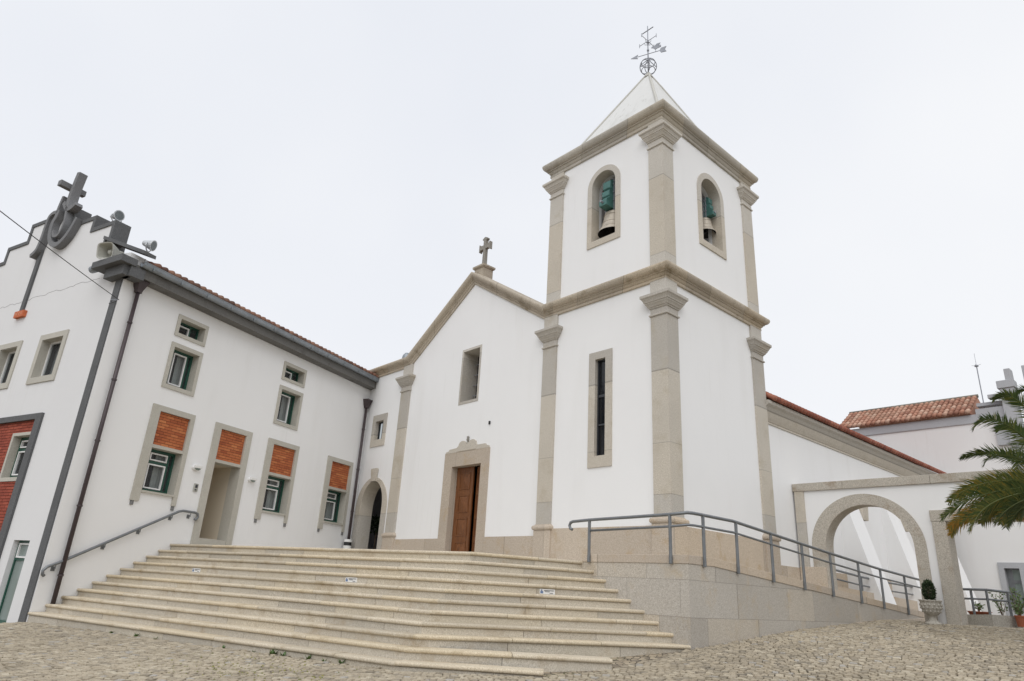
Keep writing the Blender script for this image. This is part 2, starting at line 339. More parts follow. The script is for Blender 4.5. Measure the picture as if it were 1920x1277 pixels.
while row < 26:
    rw = rnd.uniform(.086, .108); a = -30+rnd.uniform(0, .1)
    while a < 30:
        w = rnd.uniform(.08, .122); am, bm_ = a+w/2, row+rw/2
        bb = bm_+.35*math.sin(am*.55+.6)+.16*math.sin(am*1.45+bm_*.35)
        x, y = am*c0-bb*s0-9, am*s0+bb*c0+9; a += w+.004
        if not (-25 < x < 3.5 and .8 < y < 20.2): continue
        dd = math.hypot(x, y)
        if x > -4.5 and y > 16 and y-16 > (x+4.5)*-.2+4.3: continue
        if inside(x, y, SOLID): continue
        ang = R(28)+math.atan(.35*.55*math.cos(am*.55+.6)+.232*math.cos(am*1.45+bm_*.35))+rnd.gauss(0, .05)
        ca, sa = math.cos(ang), math.sin(ang); z = gh(x, y)+rnd.gauss(0, .004); hw, hr = w/2-.005, rw/2-.006
        jit = lambda: rnd.uniform(-.011, .011)
        base = [(-hw+jit(), -hr+jit()), (hw+jit(), -hr+jit()), (hw+jit(), hr+jit()), (-hw+jit(), hr+jit())]
        tx, ty = rnd.gauss(0, .05), rnd.gauss(0, .05); vs = []
        for q, (sc_, dz) in enumerate(((1, -.045), (.97, -.007), (.84, .001))):
            for (u, v) in base:
                u2, v2 = u*sc_, v*sc_; vs.append((x+u2*ca-v2*sa, y+u2*sa+v2*ca, z+dz+(tx*u2+ty*v2 if q else 0)))
        fs = [(k*4+i, k*4+(i+1) % 4, k*4+4+(i+1) % 4, k*4+4+i) for k in range(2) for i in range(4)]+[(8, 9, 10, 11)]
        t = min(1, max(0, rnd.gauss(.5, .2)+.12*math.sin(x*.7)*math.cos(y*.9)))
        if rnd.random() < .03: t = 1.0
        mb.add(vs, fs, min(t, .88) if t < 1 else 1)
    row += rw+.004
# moss cushions in the joints in front of the steps
mo = MB(); q = random.Random(17)
for _ in range(420):
    x, y = q.gauss(-9.6, 1.0), q.gauss(4.3, .55)
    if inside(x, y, SOLID): continue
    p = Vector((x, y, gh(x, y)-.006)); w_ = q.uniform(.012, .03); mo.add([p+Vector((-w_, 0, 0)), p+Vector((0, -w_*.7, 0)), p+Vector((w_, 0, 0)), p+Vector((0, w_*.7, 0)), p+Vector((0, 0, .014))], [(0, 1, 4), (1, 2, 4), (2, 3, 4), (3, 0, 4)], q.random())
tag(mo.build('moss', leafmat('moss', [(0, (.09, .10, .015)), (1, (.22, .20, .03))])), kind='stuff', label='yellow green moss in the cobble joints before the bottom step', cat='moss')
tag(mb.build('cobblestones', 'cobble'), kind='stuff', label='pale tan granite setts paving the sloping square', cat='cobblestones')

# ------------------------------------------------------------------ staircase
GR = 'steps of the stone staircase'
st = thing('stone_staircase', (-13, 7.5, .3), 'broad tan granite flight of rounded steps up to the church door', 'staircase')
def step_path(i, inset=0.0):
    """the front line of one step; inset moves it back under the nosing"""
    a = WG.p(STEP['L'][i], 0); k = Vector((*STEP['K'][i], 0))
    e = Vector((RX(i), 10.777, 0)) if i < 9 else Vector(((-7.10, 8.66, 0), (-7.40, 7.50, 0))[i-9])
    if i == 8: e = Vector((-7.13, 10.777, 0))
    out = []
    d1 = (k-a).normalized(); d2 = (e-k).normalized(); n1 = Vector((-d1.y, d1.x, 0)); n2 = Vector((-d2.y, d2.x, 0)); mt_ = (n1+n2); mt_ = mt_/mt_.length_squared*2
    return [a+n1*inset, k+mt_*inset, e+n2*inset*.3], (d1, d2, n1, n2)
NOSE = [(.36, 0), (.03, 0), (.012, -.004), (.0, -.016), (-.004, -.032), (.0, -.048), (.012, -.060), (.03, -.064), (.045, -.066), (.36, -.066)]
def pieces(a, b, rng, lo=1.3, hi=2.3, gap=.009):
    L_ = (b-a).length; d = (b-a)/L_; t = 0; out = []
    while t < L_-.01:
        w = min(rng.uniform(lo, hi), L_-t)
        if L_-t-w < .5: w = L_-t
        out.append((a+d*(t+gap/2 if t else t), a+d*(t+w-gap/2 if t+w < L_-.01 else L_))); t += w
    return out
rng = random.Random(5)
for i in range(11):
    z = STEP['Z'][i]; zb = STEP['Z'][i+1]-.066 if i < 10 else .05
    if i >= 8: zb = -.1
    (a, k, e), (d1, d2, n1, n2) = step_path(i); mit = (n1+n2)/((n1+n2).length_squared)*2
    tr = MB(); rs = MB()
    for (p, q, n, end) in ((a, k, n1, 0), (k, e, n2, 1)):
        for (s0_, s1_) in pieces(p, q, rng):
            A0 = mit if (s0_-k).length < 1e-4 else n; A1 = mit if (s1_-k).length < 1e-4 else n
            jz = rng.uniform(-.003, .003); up = Vector((0, 0, 1)); zz = Vector((0, 0, z+jz))
            tr.sweep([(s0_+zz, A0, up), (s1_+zz, A1, up)], NOSE, tint=rng.random())
        o = .036+.001
        for (s0_, s1_) in pieces(p, q, rng, 1.1, 2.0, .008):
            A0 = mit if (s0_-k).length < 1e-4 else n; A1 = mit if (s1_-k).length < 1e-4 else n; up = Vector((0, 0, 1)); j = rng.uniform(0, .003)
            rs.sweep([(s0_+Vector((0, 0, 0)), A0, up), (s1_, A1, up)], [(.4, z-.067), (o+j, z-.067), (o+j, zb), (.4, zb)], tint=rng.random())
    ro = rs.build('step', 'riser', st); tr.build('tread', 'tread', ro, smooth=False)
mb = MB(); z = STEP['Z'][0]                           # the landing behind the top step
P0 = step_path(0, .34)[0]; cor = Vector((CX, CY, 0))
lp = [(P0[0].x, P0[0].y), (P0[1].x, P0[1].y), (P0[2].x, 10.777), (-9.3, 10.9), (-9.2, 13.3), (-15.7, 14.6), (-23.3, 14.6), (-23.3, 13.0)]
tri = tessellate_polygon([[Vector((x, y, 0)) for x, y in lp]]); mb.add([(x, y, z-.004) for x, y in lp], tri)
mb.build('landing', 'riser', st)

# step-number plates
def plate(u_pt, d, label):
    n = Vector((d.y, -d.x, 0)); fr = Fr((u_pt.x, u_pt.y, 0), (d.x, d.y, 0), (n.x, n.y, 0)); z0, z1 = 1.478, 1.566
    t = thing('step_sticker', fr.p(.15, z0, 0), label, 'sticker')
    MB().box(fr, 0, .31, z0, z1, -.002, .004).build('plate', 'paint', t)
    b = MB(); b.box(fr, .012, .07, z0+.012, z0+.05, .005, .0065); b.box(fr, .02, .05, z0+.055, z0+.075, .005, .0065); b.build('emblem', 'bluesticker', t)
    b = MB(); b.box(fr, .085, .285, z0+.055, z0+.066, .005, .0065); b.box(fr, .10, .20, z0+.036, z0+.046, .005, .0065); b.box(fr, .20, .27, z0+.014, z0+.024, .005, .0065); b.build('text_lines', 'darkalu', t)
(a, k, e), (d1, d2, n1, n2) = step_path(3, .036)
plate(k+d2*1.70+Vector((0, 0, 0)), d2, 'white sticker on the step riser nearest the podium, below the church door')
plate(a+d1*7.55, d1, 'white sticker on the step riser in the middle of the flight')
plate(a+d1*2.52, d1, 'white sticker on the step riser nearest the steel wall handrail')

# weeds along the foot of the steps
def weed(p, h, n, label):
    w = MB(); rw_ = random.Random(int(abs(p.x)*1000))
    for _ in range(n):
        a_ = rw_.uniform(0, 6.28); l = 1.15*h*rw_.uniform(.6, 1.2); d = Vector((math.cos(a_), math.sin(a_), rw_.uniform(.5, 1.8))).normalized(); s_ = d.cross(Vector((0, 0, 1))).normalized()*l*.2
        w.add([p, p+d*l*.5+s_, p+d*l, p+d*l*.5-s_], [(0, 1, 2, 3)], rw_.random())
    tag(w.build('weed', 'grass'), label, 'weed', 'weeds at the foot of the steps')
(a, k, e), (d1, d2, n1, n2) = step_path(10, -.02)
for t_, h, n in ((3.3, .07, 12), (4.1, .08, 12), (4.7, .06, 10), (6.6, .06, 9), (7.35, .05, 8), (7.8, .10, 14), (8.05, .08, 12), (8.6, .09, 12), (8.95, .06, 10), (9.3, .08, 12)):
    p = a+d1*t_; weed(Vector((p.x, p.y, gh(p.x, p.y)-.02)), h, n, 'small green weed sprouting where the bottom step meets the cobbles')

# ------------------------------------------------------------------ podium and ramp
XR, YR = -7.126, 10.777
def cop(y): return 2.28 if y < 11.6 else max(1.45, 2.28-.066*(y-11.6))
po = thing('entrance_ramp', (-8.1, 16, .6), 'speckled granite podium wall sloping down into a ramp beside the tower', 'ramp')
mb = MB(); yy = [YR, 11.6, 14, 17, 20, 23, 24.2]
vs = []; fs = []
for y in yy: vs += [(XR, y, gh(XR, y)-.4), (XR, y, cop(y)-.15)]
mb.add(vs, [(2*i, 2*i+2, 2*i+3, 2*i+1) for i in range(len(yy)-1)])
mb.add([(-12.5, YR, -.2), (XR, YR, -.2), (XR, YR, cop(YR)-.15), (-9.75, YR, cop(YR)-.15), (-12.5, YR, 2.0)], [(0, 1, 2, 3, 4)])
mb.add([(XR, 24.2, .5), (-9.1, 24.2, .5), (-9.1, 24.2, cop(24.2)), (XR, 24.2, cop(24.2)-.15)], [(0, 1, 2, 3)])
mb.build('retaining_wall', 'ramp', po)
mb = MB()
for p0, p1 in (((-9.63, -8.45), 0), ((-8.445, XR+.012), 0)):
    pass
mb.hexa([(-9.66, YR-.014, 2.131), (XR+.014, YR-.014, 2.131), (XR-.25, YR+.25, 2.131), (-9.66, YR+.25, 2.131), (-9.66, YR-.014, 2.28), (XR+.014, YR-.014, 2.28), (XR-.25, YR+.25, 2.28), (-9.66, YR+.25, 2.28)])
segs = [YR-.014, 11.6, 13.2, 15.0, 16.8, 18.6, 20.4, 22.2, 24.2]
for i, (ya, yb) in enumerate(zip(segs, segs[1:])):
    ya2 = ya+(.002 if i > 1 else 0); yb2 = yb-(.002 if i else 0); za, zb = cop(ya), cop(yb); xi = XR-.25; y_in = YR+.25 if i == 0 else ya2
    mb.hexa([(XR+.014, ya2, za-.149), (XR+.014, yb2, zb-.149), (xi, yb2, zb-.149), (xi, y_in, za-.149), (XR+.014, ya2, za), (XR+.014, yb2, zb), (xi, yb2, zb), (xi, y_in, za)])
mb.build('coping', 'plinth', po, bevel=.006)
mb = MB(); vs = []
for y in [YR+.2]+yy[1:]: vs += [(XR-.24, y, cop(y)-.12), (-9.16, y, cop(y)-.12)]
mb.add(vs, [(2*i, 2*i+2, 2*i+3, 2*i+1) for i in range(len(yy)-1)])
mb.add([(-9.5, YR+.1, 2.10), (XR-.24, YR+.1, 2.15), (XR-.24, 13, 2.15), (-9.5, 13, 2.10)], [(0, 1, 2, 3)])
mb.build('walkway', 'riser', po)
mb = MB(); mb.add([(XR+.10, 17.6, gh(0, 17.6)-.1), (XR+.10, 24, gh(0, 24)-.1), (XR+.10, 24, 1.47), (XR+.10, 17.6, 1.24), (XR-.02, 24, 1.47), (XR-.02, 17.6, 1.24)], [(0, 1, 2, 3), (3, 2, 4, 5)]); mb.build('base_course', 'plinth', po)

def railing(name, label, path, posts, drop, r=.031, hook=None, mid=.2, plates=None, group=None, pr=.031):
    b = path[0]; t = thing(name, posts[0][1], label, 'railing', group)
    pts = list(path)
    if hook:
        h = Vector(hook); p = Vector(path[0]); pts = [p+h*.02+Vector((0, 0, -.16)), p+h*.075+Vector((0, 0, -.14)), p+h*.10+Vector((0, 0, -.08)), p+h*.07+Vector((0, 0, -.02)), p]+pts[1:]
    MB().tube(pts, r, 10).build('handrail', 'railing', t, smooth=True)
    if mid: MB().tube([Vector(p)+Vector((0, 0, -mid)) for p in (path[1:] if hook and len(path) > 5 else path)], r*.75, 8).build('lower_rail', 'railing', t, smooth=True)
    for top, base in posts:
        top, base = Vector(top), Vector(base); b = MB().tube([base, top], pr, 8).build('post', 'railing', t, smooth=False)
    return t
ox = XR+.04; oy = YR-.04
pth = [(-9.88, oy, 2.93), (-9.433, oy, 2.95), (-7.46, oy, 2.99), (-7.09, oy, 3.01), (ox, 10.95, 3.02), (ox, 11.22, 3.02), (ox, 12.3, 3.02), (ox, 13.76, 2.92), (ox, 16.5, 2.73), (ox, 19.4, 2.55), (ox, 22.6, 2.41), (ox, 24, 2.33)]
ps = [((-9.425, oy, 2.95), (-9.425, oy, 2.13)), ((-7.465, oy, 2.99), (-7.465, oy, 2.13))]
def rz(y):
    for a_, b_ in zip(pth[4:], pth[5:]):
        if a_[1] <= y <= b_[1]: return a_[2]+(b_[2]-a_[2])*(y-a_[1])/(b_[1]-a_[1])
for y in (11.24, 12.40, 13.77, 15.13, 16.53, 18.08, 19.45, 21.1, 22.6): ps.append(((ox, y, rz(y)), (ox, y, cop(y)-.17)))
t = railing('ramp_railing', 'long grey steel railing round the podium corner and down the ramp', pth, ps, 0, hook=(-1, 0, 0), mid=.215)
for top, base in ps:
    base = Vector(base); fx = abs(base.y-oy) < .01
    MB().cbox(base+Vector((0, 0, .06)), .06 if fx else .045, .045 if fx else .06, .14).build('base_plate', 'railing', t, bevel=.006)
pth2 = [(-8.5, 19.98, 2.54), (-8.5, 21.8, 2.44), (-8.5, 23.5, 2.38), (-8.5, 27.2, 2.31)]
railing('ramp_railing', 'shorter grey steel railing seen through the arch on the ramp\'s church side', pth2, [((-8.5, y, z_), (-8.5, y, z_-.5)) for y, z_ in ((20.0, 2.54), (21.8, 2.44), (23.5, 2.38), (25.3, 2.33), (27.1, 2.31))], 0, hook=(0, -1, 0), mid=.24)
kb = MB(); kb.hexa([(-8.62, 19.9, .9), (-8.4, 19.9, .9), (-8.4, 28, .9), (-8.62, 28, .9), (-8.62, 19.9, 2.1), (-8.4, 19.9, 2.1), (-8.4, 28, 1.82), (-8.62, 28, 1.82)]); kb.build('kerb_wall', 'plinth', po)

# ------------------------------------------------------------------ church
ch = thing('church', (-15, 16, 2.1), 'white church with granite trim, pointed gable front and square bell tower', 'church')
CORN = [(0, 0), (.045, 0), (.055, .012), (.055, .065), (.045, .075), (.045, .09), (.06, .095), (.085, .125), (.10, .15), (.10, .165), (.135, .17), (.135, .20), (.165, .205), (.20, .225), (.232, .265), (.248, .31), (.25, .345), (.24, .375), (.20, .385), (0, .415)]
CAP = [(0, 0), (.028, 0), (.036, .022), (.028, .046), (.003, .05), (.003, .2), (.03, .21), (.03, .235), (.055, .25), (.075, .29), (.105, .33), (.105, .355), (.125, .365), (.135, .40), (.165, .455), (.19, .48), (.195, .49), (.195, .555), (.18, .565), (0, .585)]
TORUS = [(.02, 0), (.06, .01), (.078, .045), (.078, .085), (.06, .12), (.025, .128), (.018, .15), (0, .155)]
def shaft(path, z0, z1, zcap, name='pilaster', ped=None, ptop=3.02, mm='stone'):
    b = MB(); b.plan(path, [(0, z0), (0, z1)], cap=False); o = b.build(name, mm, ch)
    if zcap: MB().plan(path, CAP, zcap).build('capital', mm, o)
    if ped:
        MB().plan(path, TORUS, ptop).build('pilaster_base', 'plinth', o)
        q = MB(); q.plan(path, [(.04, ped), (.04, ptop-.001), (0, ptop+.002)], cap=False); q.build('pedestal', 'plinth', o, bevel=.006)
    return o
PF = 13-.055; PX = -9+.055
# front pilasters
shaft([(-20.70, 13), (-20.70, PF), (-20.12, PF), (-20.12, 13)], 3.0, 9.12, 8.10, ped=2.0, ptop=2.93)
shaft([(-13.265, 13), (-13.265, PF), (-12.73, PF), (-12.73, 13)], 3.0, 9.14, 8.15, ped=2.0, ptop=3.02)
cornerpath = [(-9.43, 13), (-9.43, PF), (PX, PF), (PX, 13.43), (-9, 13.43)]
shaft(cornerpath, 3.1, 9.14, 8.16, ped=2.0, ptop=3.1)
shaft([(-9, 17.12), (PX, 17.12), (PX, 17.72), (-9, 17.72)], 3.1, 9.14, 8.12, ped=1.4, ptop=3.1)
shaft([(-13.19, 13.4), (-13.19-.03, PF), (-12.68, PF), (-12.68, 13)], 9.45, 14.02, 13.2)
shaft([(-9.42, 13), (-9.42, PF), (PX, PF), (PX, 13.43), (-9, 13.43)], 9.45, 14.02, 13.2)
shaft([(-9, 17.15), (PX, 17.15), (PX, 17.7), (-9, 17.7)], 9.45, 14.02, 13.2)
# walls
GX0, GX1, GXA = -20.30, -13.3, -16.82
front = [(-23.3, 1.9), (-13.0, 1.9), (-13.0, 9.2), (GX1, 9.3), (GXA, 11.5), (GX0, 9.25), (-23.3, 9.25)]
door = rect(-17.2, -15.77, 1.9, 5.05); pwin = rect(-17.12, -16.27, 7.17, 8.92); swin = rect(-22.28, -21.72, 6.5, 7.22); larch = archloop(-22.62, -21.15, 1.9, 4.95, 24, .92)
MB().poly(F, front, [door, pwin, swin, larch]).build('wall', 'white', ch)
bel = archloop(-11.49, -10.61, 11.06, 13.29, 20); slit = rect(-11.27, -10.92, 4.82, 7.42)
w = MB(); w.poly(F, [(-13.24, 1.9), (-9, 1.9), (-9, 14.1), (-13.24, 14.1)], [bel, slit], .004)
belr = archloop(14.84, 15.86, 11.02, 13.2, 20)
w.poly(TR, rect(13-.004, 17.7, 1.5, 14.1), [belr])
w.add([(-13.24, 13-.004, 9), (-13.24, 17.7, 9), (-13.24, 17.7, 14.1), (-13.24, 13-.004, 14.1)], [(0, 1, 2, 3)])
BK = Fr((0, 17.7, 0), (1, 0, 0), (0, 1, 0)); belb = archloop(-11.7, -10.6, 11.06, 13.29, 20); w.poly(BK, rect(-13.24, -9, 1.5, 14.1), [belb])
w.build('tower_wall', 'white', ch)
# belfry chamber
w = MB(); w.band(F, bel, -.302, -.42); w.band(TR, belr, -.302, -.42)
inn = rect(-12.9, -9.42, 10.9, 14.6)
w.poly(F, inn, [bel], -.42); w.poly(Fr((-9.42, 0, 0), (0, 1, 0), (1, 0, 0)), rect(13.42, 17.5, 10.9, 14.6), [belr])
w.add([(-12.9, 13.42, 10.9), (-9.42, 13.42, 10.9), (-9.42, 17.5, 10.9), (-12.9, 17.5, 10.9), (-12.9, 13.42, 14.6), (-9.42, 13.42, 14.6), (-9.42, 17.5, 14.6), (-12.9, 17.5, 14.6)], [(0, 1, 2, 3), (4, 5, 6, 7), (0, 3, 7, 4)])
w.poly(Fr((0, 17.5, 0), (1, 0, 0), (0, 1, 0)), inn, [belb]); w.band(BK, belb, 0, -.2); w.build('belfry', 'white', ch)
def surround(fr, outer, inner, back, name, mm='stone', d1=.035):
    return MB().ring(fr, outer, inner, -.01, d1, back).build(name, mm, ch)
surround(F, archloop(-11.66, -10.44, 10.87, 13.46, 24), bel, -.3, 'belfry_opening')
surround(TR, archloop(14.66, 16.04, 10.83, 13.38, 24), belr, -.3, 'belfry_opening')
# tower slit window
o = surround(F, rect(-11.49, -10.7, 4.53, 7.63), slit, -.16, 'window')
b = MB(); b.ring(F, slit, rect(-11.24, -10.95, 4.85, 7.39), -.14, -.07); b.box(F, -11.23, -10.95, 6.38, 6.45, -.13, -.075); b.box(F, -11.23, -10.95, 5.62, 5.66, -.13, -.075); b.build('frame', 'darkalu', o)
MB().poly(F, slit, (), -.11).build('pane', 'darkglass', o)
for q_ in ((-11.22, -11.0, 6.45, 7.36), (-11.15, -10.97, 5.0, 5.6)): MB().box(F, *q_, -.3, -.28).build('curtain', 'curtain', o)
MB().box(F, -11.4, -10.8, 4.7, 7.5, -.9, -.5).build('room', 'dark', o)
# cornices
cw = [(-13.22, 13.4), (-13.22, 13), (-9, 13), (-9, 17.7), (-13.22, 17.7)]
def corn(path, z0, name='cornice'):
    # courses of cut stone: the same moulding in blocks with narrow joints
    b = MB(); b.plan(path, CORN, z0); return b.build(name, 'cornice', ch)
corn([(-13.3, 13), (-9, 13), (-9, 17.7), (-13.24, 17.7)], 9.12, 'tower_cornice')
b = MB(); TC = [(a_, h*1.24) for a_, h in CORN]; b.plan([(-13.22, 17.7), (-13.22, 13), (-9, 13), (-9, 17.7)], TC, 14.02, closed=True); b.build('tower_cornice', granite('top_cornice_granite', (.46, .43, .375), (.32, .295, .25), (.57, .54, .48), (.24, .215, .165), .8, joint=('h', 1.3)), ch)
# raking cornices of the gable and the level one over the side bay
def rake(pts):
    # pts in (u, z); profile a = out of the wall, b = square to the line
    secs = []; n = len(pts)
    for i in range(n):
        ds = []
        if i > 0: ds.append((pts[i]-pts[i-1]).normalized())
        if i < n-1: ds.append((pts[i+1]-pts[i]).normalized())
        nn = sum((Vector((-d.y, d.x)) for d in ds), Vector((0, 0)))/len(ds); nn = nn/nn.length_squared
        secs.append((F.p(pts[i].x, pts[i].y, 0), F.N, Vector((nn.x, 0, nn.y))))
    return secs
RK = [(a_*.95, h*.9) for a_, h in CORN]; RK[-1] = (-.25, .40)
pts = [Vector(q) for q in ((-23.3, 9.05), (-20.28, 9.05), (GXA, 11.36), (-13.31, 9.13))]
MB().sweep(rake(pts), RK).build('gable_cornice', 'cornice', ch)
# roofs of nave
b = MB(); yb = 33.4
ridge = 11.62; ev = 7.02
b.add([(GXA, 13.05, ridge), (GXA, yb, ridge), (-8.83, yb, ev), (-8.83, 17.75, ev), (-13.28, 17.75, 9.55), (-13.28, 13.05, 9.55)], [(0, 1, 2, 3, 4, 5)])
b.add([(GXA, 13.05, ridge), (GXA, yb, ridge), (-24.4, yb, 6.9), (-24.4, 15, 6.9), (-20.4, 13.05, 9.32)], [(0, 1, 2, 3, 4)])
b.add([(-20.3, 13.05, 9.3), (-23.3, 13.05, 9.35), (-24.2, 15, 8.9), (-20.3, 15, 8.9)], [(0, 1, 2, 3)])
ro = b.build('nave_roof', 'tile', ch)
b = MB(); rt = random.Random(2); yy_ = 17.9                # eave ends of the barrel tiles
while yy_ < yb:
    t_ = rt.random()
    for k_ in range(22):
        x0, x1 = -8.74-k_*.36, -9.16-k_*.36; z0_, z1_ = ev+.03+k_*.21+.012*k_, ev+.03+(k_+1)*.215; b.tube([(x0, yy_, z0_), (x1, yy_, z1_+.02)], [.085, .07], 10 if k_ < 2 else 6, tint=min(1, max(0, t_*.5+rt.random()*.5)))
    yy_ += .205
b.build('eave_tiles', 'navetile', ro, smooth=True)
b = MB()
b.poly(NV, rect(17.6, yb, 1.0, 6.7), [], 0); b.add([(GXA, yb-.05, ridge), (-9.15, yb-.05, ev), (-9.15, yb-.05, 1), (-24.4, yb-.05, 1), (-24.4, yb-.05, 6.9)], [(0, 1, 2, 3, 4)]); b.build('nave_wall', 'white', ch)
NC = [(0, 0), (.03, 0), (.03, .05), (.05, .07), (.10, .16), (.16, .30), (.23, .42), (.29, .48), (.30, .5), (.30, .585), (0, .60)]
secs = [(NV.p(17.65, 6.40, 0), NV.N, Vector((0, 0, 1))), (NV.p(yb, 6.40, 0), NV.N, Vector((0, 0, 1)))]
MB().sweep(secs, NC).build('nave_cornice', 'stone', ch)
MB().box(NV, 17.6, 33, 1.0, 2.53, -.02, .035).build('nave_plinth', 'plinth', ch)
# plinth
for fr_, a_, c_, z0_, z1_ in ((F, -20.12, -17.62, 1.9, 2.86), (F, -15.42, -13.27, 1.9, 2.885), (F, -12.73, -9.42, 1.9, 3.06), (TR, 13.4, 17.2, 1.5, 3.08)): MB().box(fr_, a_, c_, z0_, z1_, -.02, .04).build('plinth', 'plinth', ch)
# spire
b = MB(); cx_, cy_ = -11.11, 15.35; hb = 14.55
sq = lambda hw, hd, z_: [(cx_-hw, cy_-hd, z_), (cx_+hw, cy_-hd, z_), (cx_+hw, cy_+hd, z_), (cx_-hw, cy_+hd, z_)]
lv = sq(2.27, 2.52, hb)+sq(1.84, 2.04, hb+.12)+sq(.31, .32, 17.9)+sq(.05, .05, 18.42)
b.add(lv, [(k*4+i, k*4+(i+1) % 4, k*4+4+(i+1) % 4, k*4+4+i) for k in range(3) for i in range(4)]+[(12, 13, 14, 15)])
sp = b.build('spire', 'spire', ch)
b = MB()
for sx, sy in ((1, -1), (-1, -1), (1, 1), (-1, 1)):
    b.tube([(cx_+sx*1.84, cy_+sy*2.04, hb+.11), (cx_+sx*.31, cy_+sy*.32, 17.9), (cx_+sx*.06, cy_+sy*.06, 18.42)], [.05, .045, .03], 6)
b.tube([(cx_, cy_, 18.3), (cx_, cy_, 18.5)], [.16, .07], 10)
b.build('spire_hip', granite('spire_hip_stone', (.52, .51, .47), (.38, .37, .33), (.6, .58, .54), (.28, .27, .23), .5), sp)
# weathervane on the spire
wv = thing('weathervane', (cx_, cy_, 18.45), 'grey iron weathervane with ring globe, arrow, bird and cross on the spire', 'weathervane')
gc = Vector((cx_, cy_, 18.80)); gr = .285; b = MB()
for ax in [Vector((1, 0, .62)), Vector((-1, 0, .62)), Vector((0, 1, .62)), Vector((0, -1, .62)), Vector((0, 0, 1)), Vector((0, 0, -1))]:
    ax = ax.normalized(); X = ax.orthogonal().normalized(); Y = ax.cross(X); off = .165; rr = math.sqrt(gr*gr-off*off)
    b.tube([gc+ax*off+(X*math.cos(2*math.pi*i/24)+Y*math.sin(2*math.pi*i/24))*rr for i in range(24)], .014, 6, closed=True)
b.build('globe', 'iron', wv, smooth=True)
b = MB(); b.tube([(cx_, cy_, 18.4), (cx_, cy_, 20.62)], [.024, .016], 8); b.lathe((cx_, cy_, 19.52), [(0, -.06), (.04, -.03), (.04, .03), (0, .06)], 10); b.lathe((cx_, cy_, 19.88), [(0, -.05), (.05, -.02), (.05, .02), (0, .05)], 10); b.build('mast', 'iron', wv, smooth=True)
hx = Vector((.86, .42, .30)).normalized(); hx = Vector((.93, .36, 0)).normalized()
V_ = Fr((cx_, cy_, 0), (hx.x, hx.y, 0), (hx.y, -hx.x, 0))
b = MB(); b.tube([V_.p(-.38, 19.36), V_.p(.45, 19.36)], .012, 6); b.prism(V_, [(-0.619, 19.36), (-0.360, 19.45), (-0.403, 19.36), (-0.360, 19.27)], -.012, .012); b.prism(V_, [(0.403, 19.36), (0.461, 19.46), (0.648, 19.47), (0.590, 19.36), (0.648, 19.25), (0.461, 19.26)], -.012, .012); b.build('arrow', 'iron', wv)
b = MB(); b.prism(V_, [(0.115, 19.58), (0.180, 19.55), (0.259, 19.46), (0.346, 19.50), (0.461, 19.52), (0.461, 19.60), (0.374, 19.60), (0.446, 19.70), (0.317, 19.70), (0.230, 19.62), (0.158, 19.63)], -.012, .012); b.tube([V_.p(0.274, 19.36), V_.p(0.274, 19.5)], .01, 6); b.build('bird', 'iron', wv)
b = MB()
for q in ((.36, .0), (0, .36)):
    b.tube([(cx_-q[0], cy_-q[1], 19.94), (cx_+q[0], cy_+q[1], 19.94)], .011, 6)
for (dx, dy) in ((.36, 0), (-.36, 0), (0, .36), (0, -.36)): b.tube([(cx_+dx, cy_+dy, 19.87), (cx_+dx, cy_+dy, 20.03)], .011, 6)
for (dx, dy) in ((.14, 0), (-.14, 0), (0, .14), (0, -.14)): b.tube([(cx_+dx, cy_+dy, 19.94), (cx_+dx*.9, cy_+dy*.9, 19.84), (cx_+dx*.3, cy_+dy*.3, 19.8), (cx_, cy_, 19.7)], .009, 5)
b.build('compass_arms', 'iron', wv)
MB().tube([(cx_-.24, cy_, 20.42), (cx_+.24, cy_, 20.42)], .018, 6).build('cross_bar', 'iron', wv)
# stone cross on the gable
b = MB(); X0, Y0 = -16.82, 13.32
b.plan([(X0-.24, Y0-.22), (X0+.24, Y0-.22), (X0+.24, Y0+.22), (X0-.24, Y0+.22)][::1], [(0, 11.5), (0, 12.0), (.03, 12.02), (.06, 12.06), (.06, 12.12), (-.2, 12.15)], closed=True); pc = b.build('cross_pedestal', 'cornice', ch)
CF = Fr((X0, Y0, 0), (1, 0, 0), (0, -1, 0)); b = MB()
crossl = [(-.085, 12.1), (.085, 12.1), (.07, 12.86), (.26, 12.86), (.30, 12.79), (.34, 12.79), (.34, 13.09), (.30, 13.09), (.26, 13.02), (.07, 13.02), (.075, 13.20), (.15, 13.24), (.15, 13.28), (0, 13.34), (-.15, 13.28), (-.15, 13.24), (-.075, 13.20), (-.07, 13.02), (-.26, 13.02), (-.30, 13.09), (-.34, 13.09), (-.34, 12.79), (-.30, 12.79), (-.26, 12.86), (-.07, 12.86)]
crossl = [(u*.86, z_) for u, z_ in crossl]; b.prism(CF, crossl, -.06, .06); b.build('stone_cross', 'oldstone', pc, bevel=.012)
# pediment window: deep granite reveal
o = surround(F, rect(-17.2, -16.19, 7.08, 9.0), pwin, -.62, 'window', d1=.012)
b = MB(); b.box(F, -17.12, -16.27, 7.17, 8.92, -.66, -.62); b.build('pane', 'darkglass', o)
b = MB()
for k_ in range(4): b.tube([F.p(-17.12, 7.5+.36*k_, -.5), F.p(-16.27, 7.5+.36*k_, -.5)], .012, 6)
b.build('iron_bar', 'iron', o)
# side bay window
o = surround(F, rect(-22.5, -21.52, 6.24, 7.47), swin, -.2, 'window')
MB().ring(F, swin, rect(-22.23, -21.77, 6.55, 7.17), -.18, -.12).build('frame', 'darkalu', o); MB().poly(F, swin, (), -.15).build('pane', 'glass', o)
MB().box(F, -22.4, -21.6, 6.4, 7.3, -.6, -.35).build('curtain', 'dim', o)
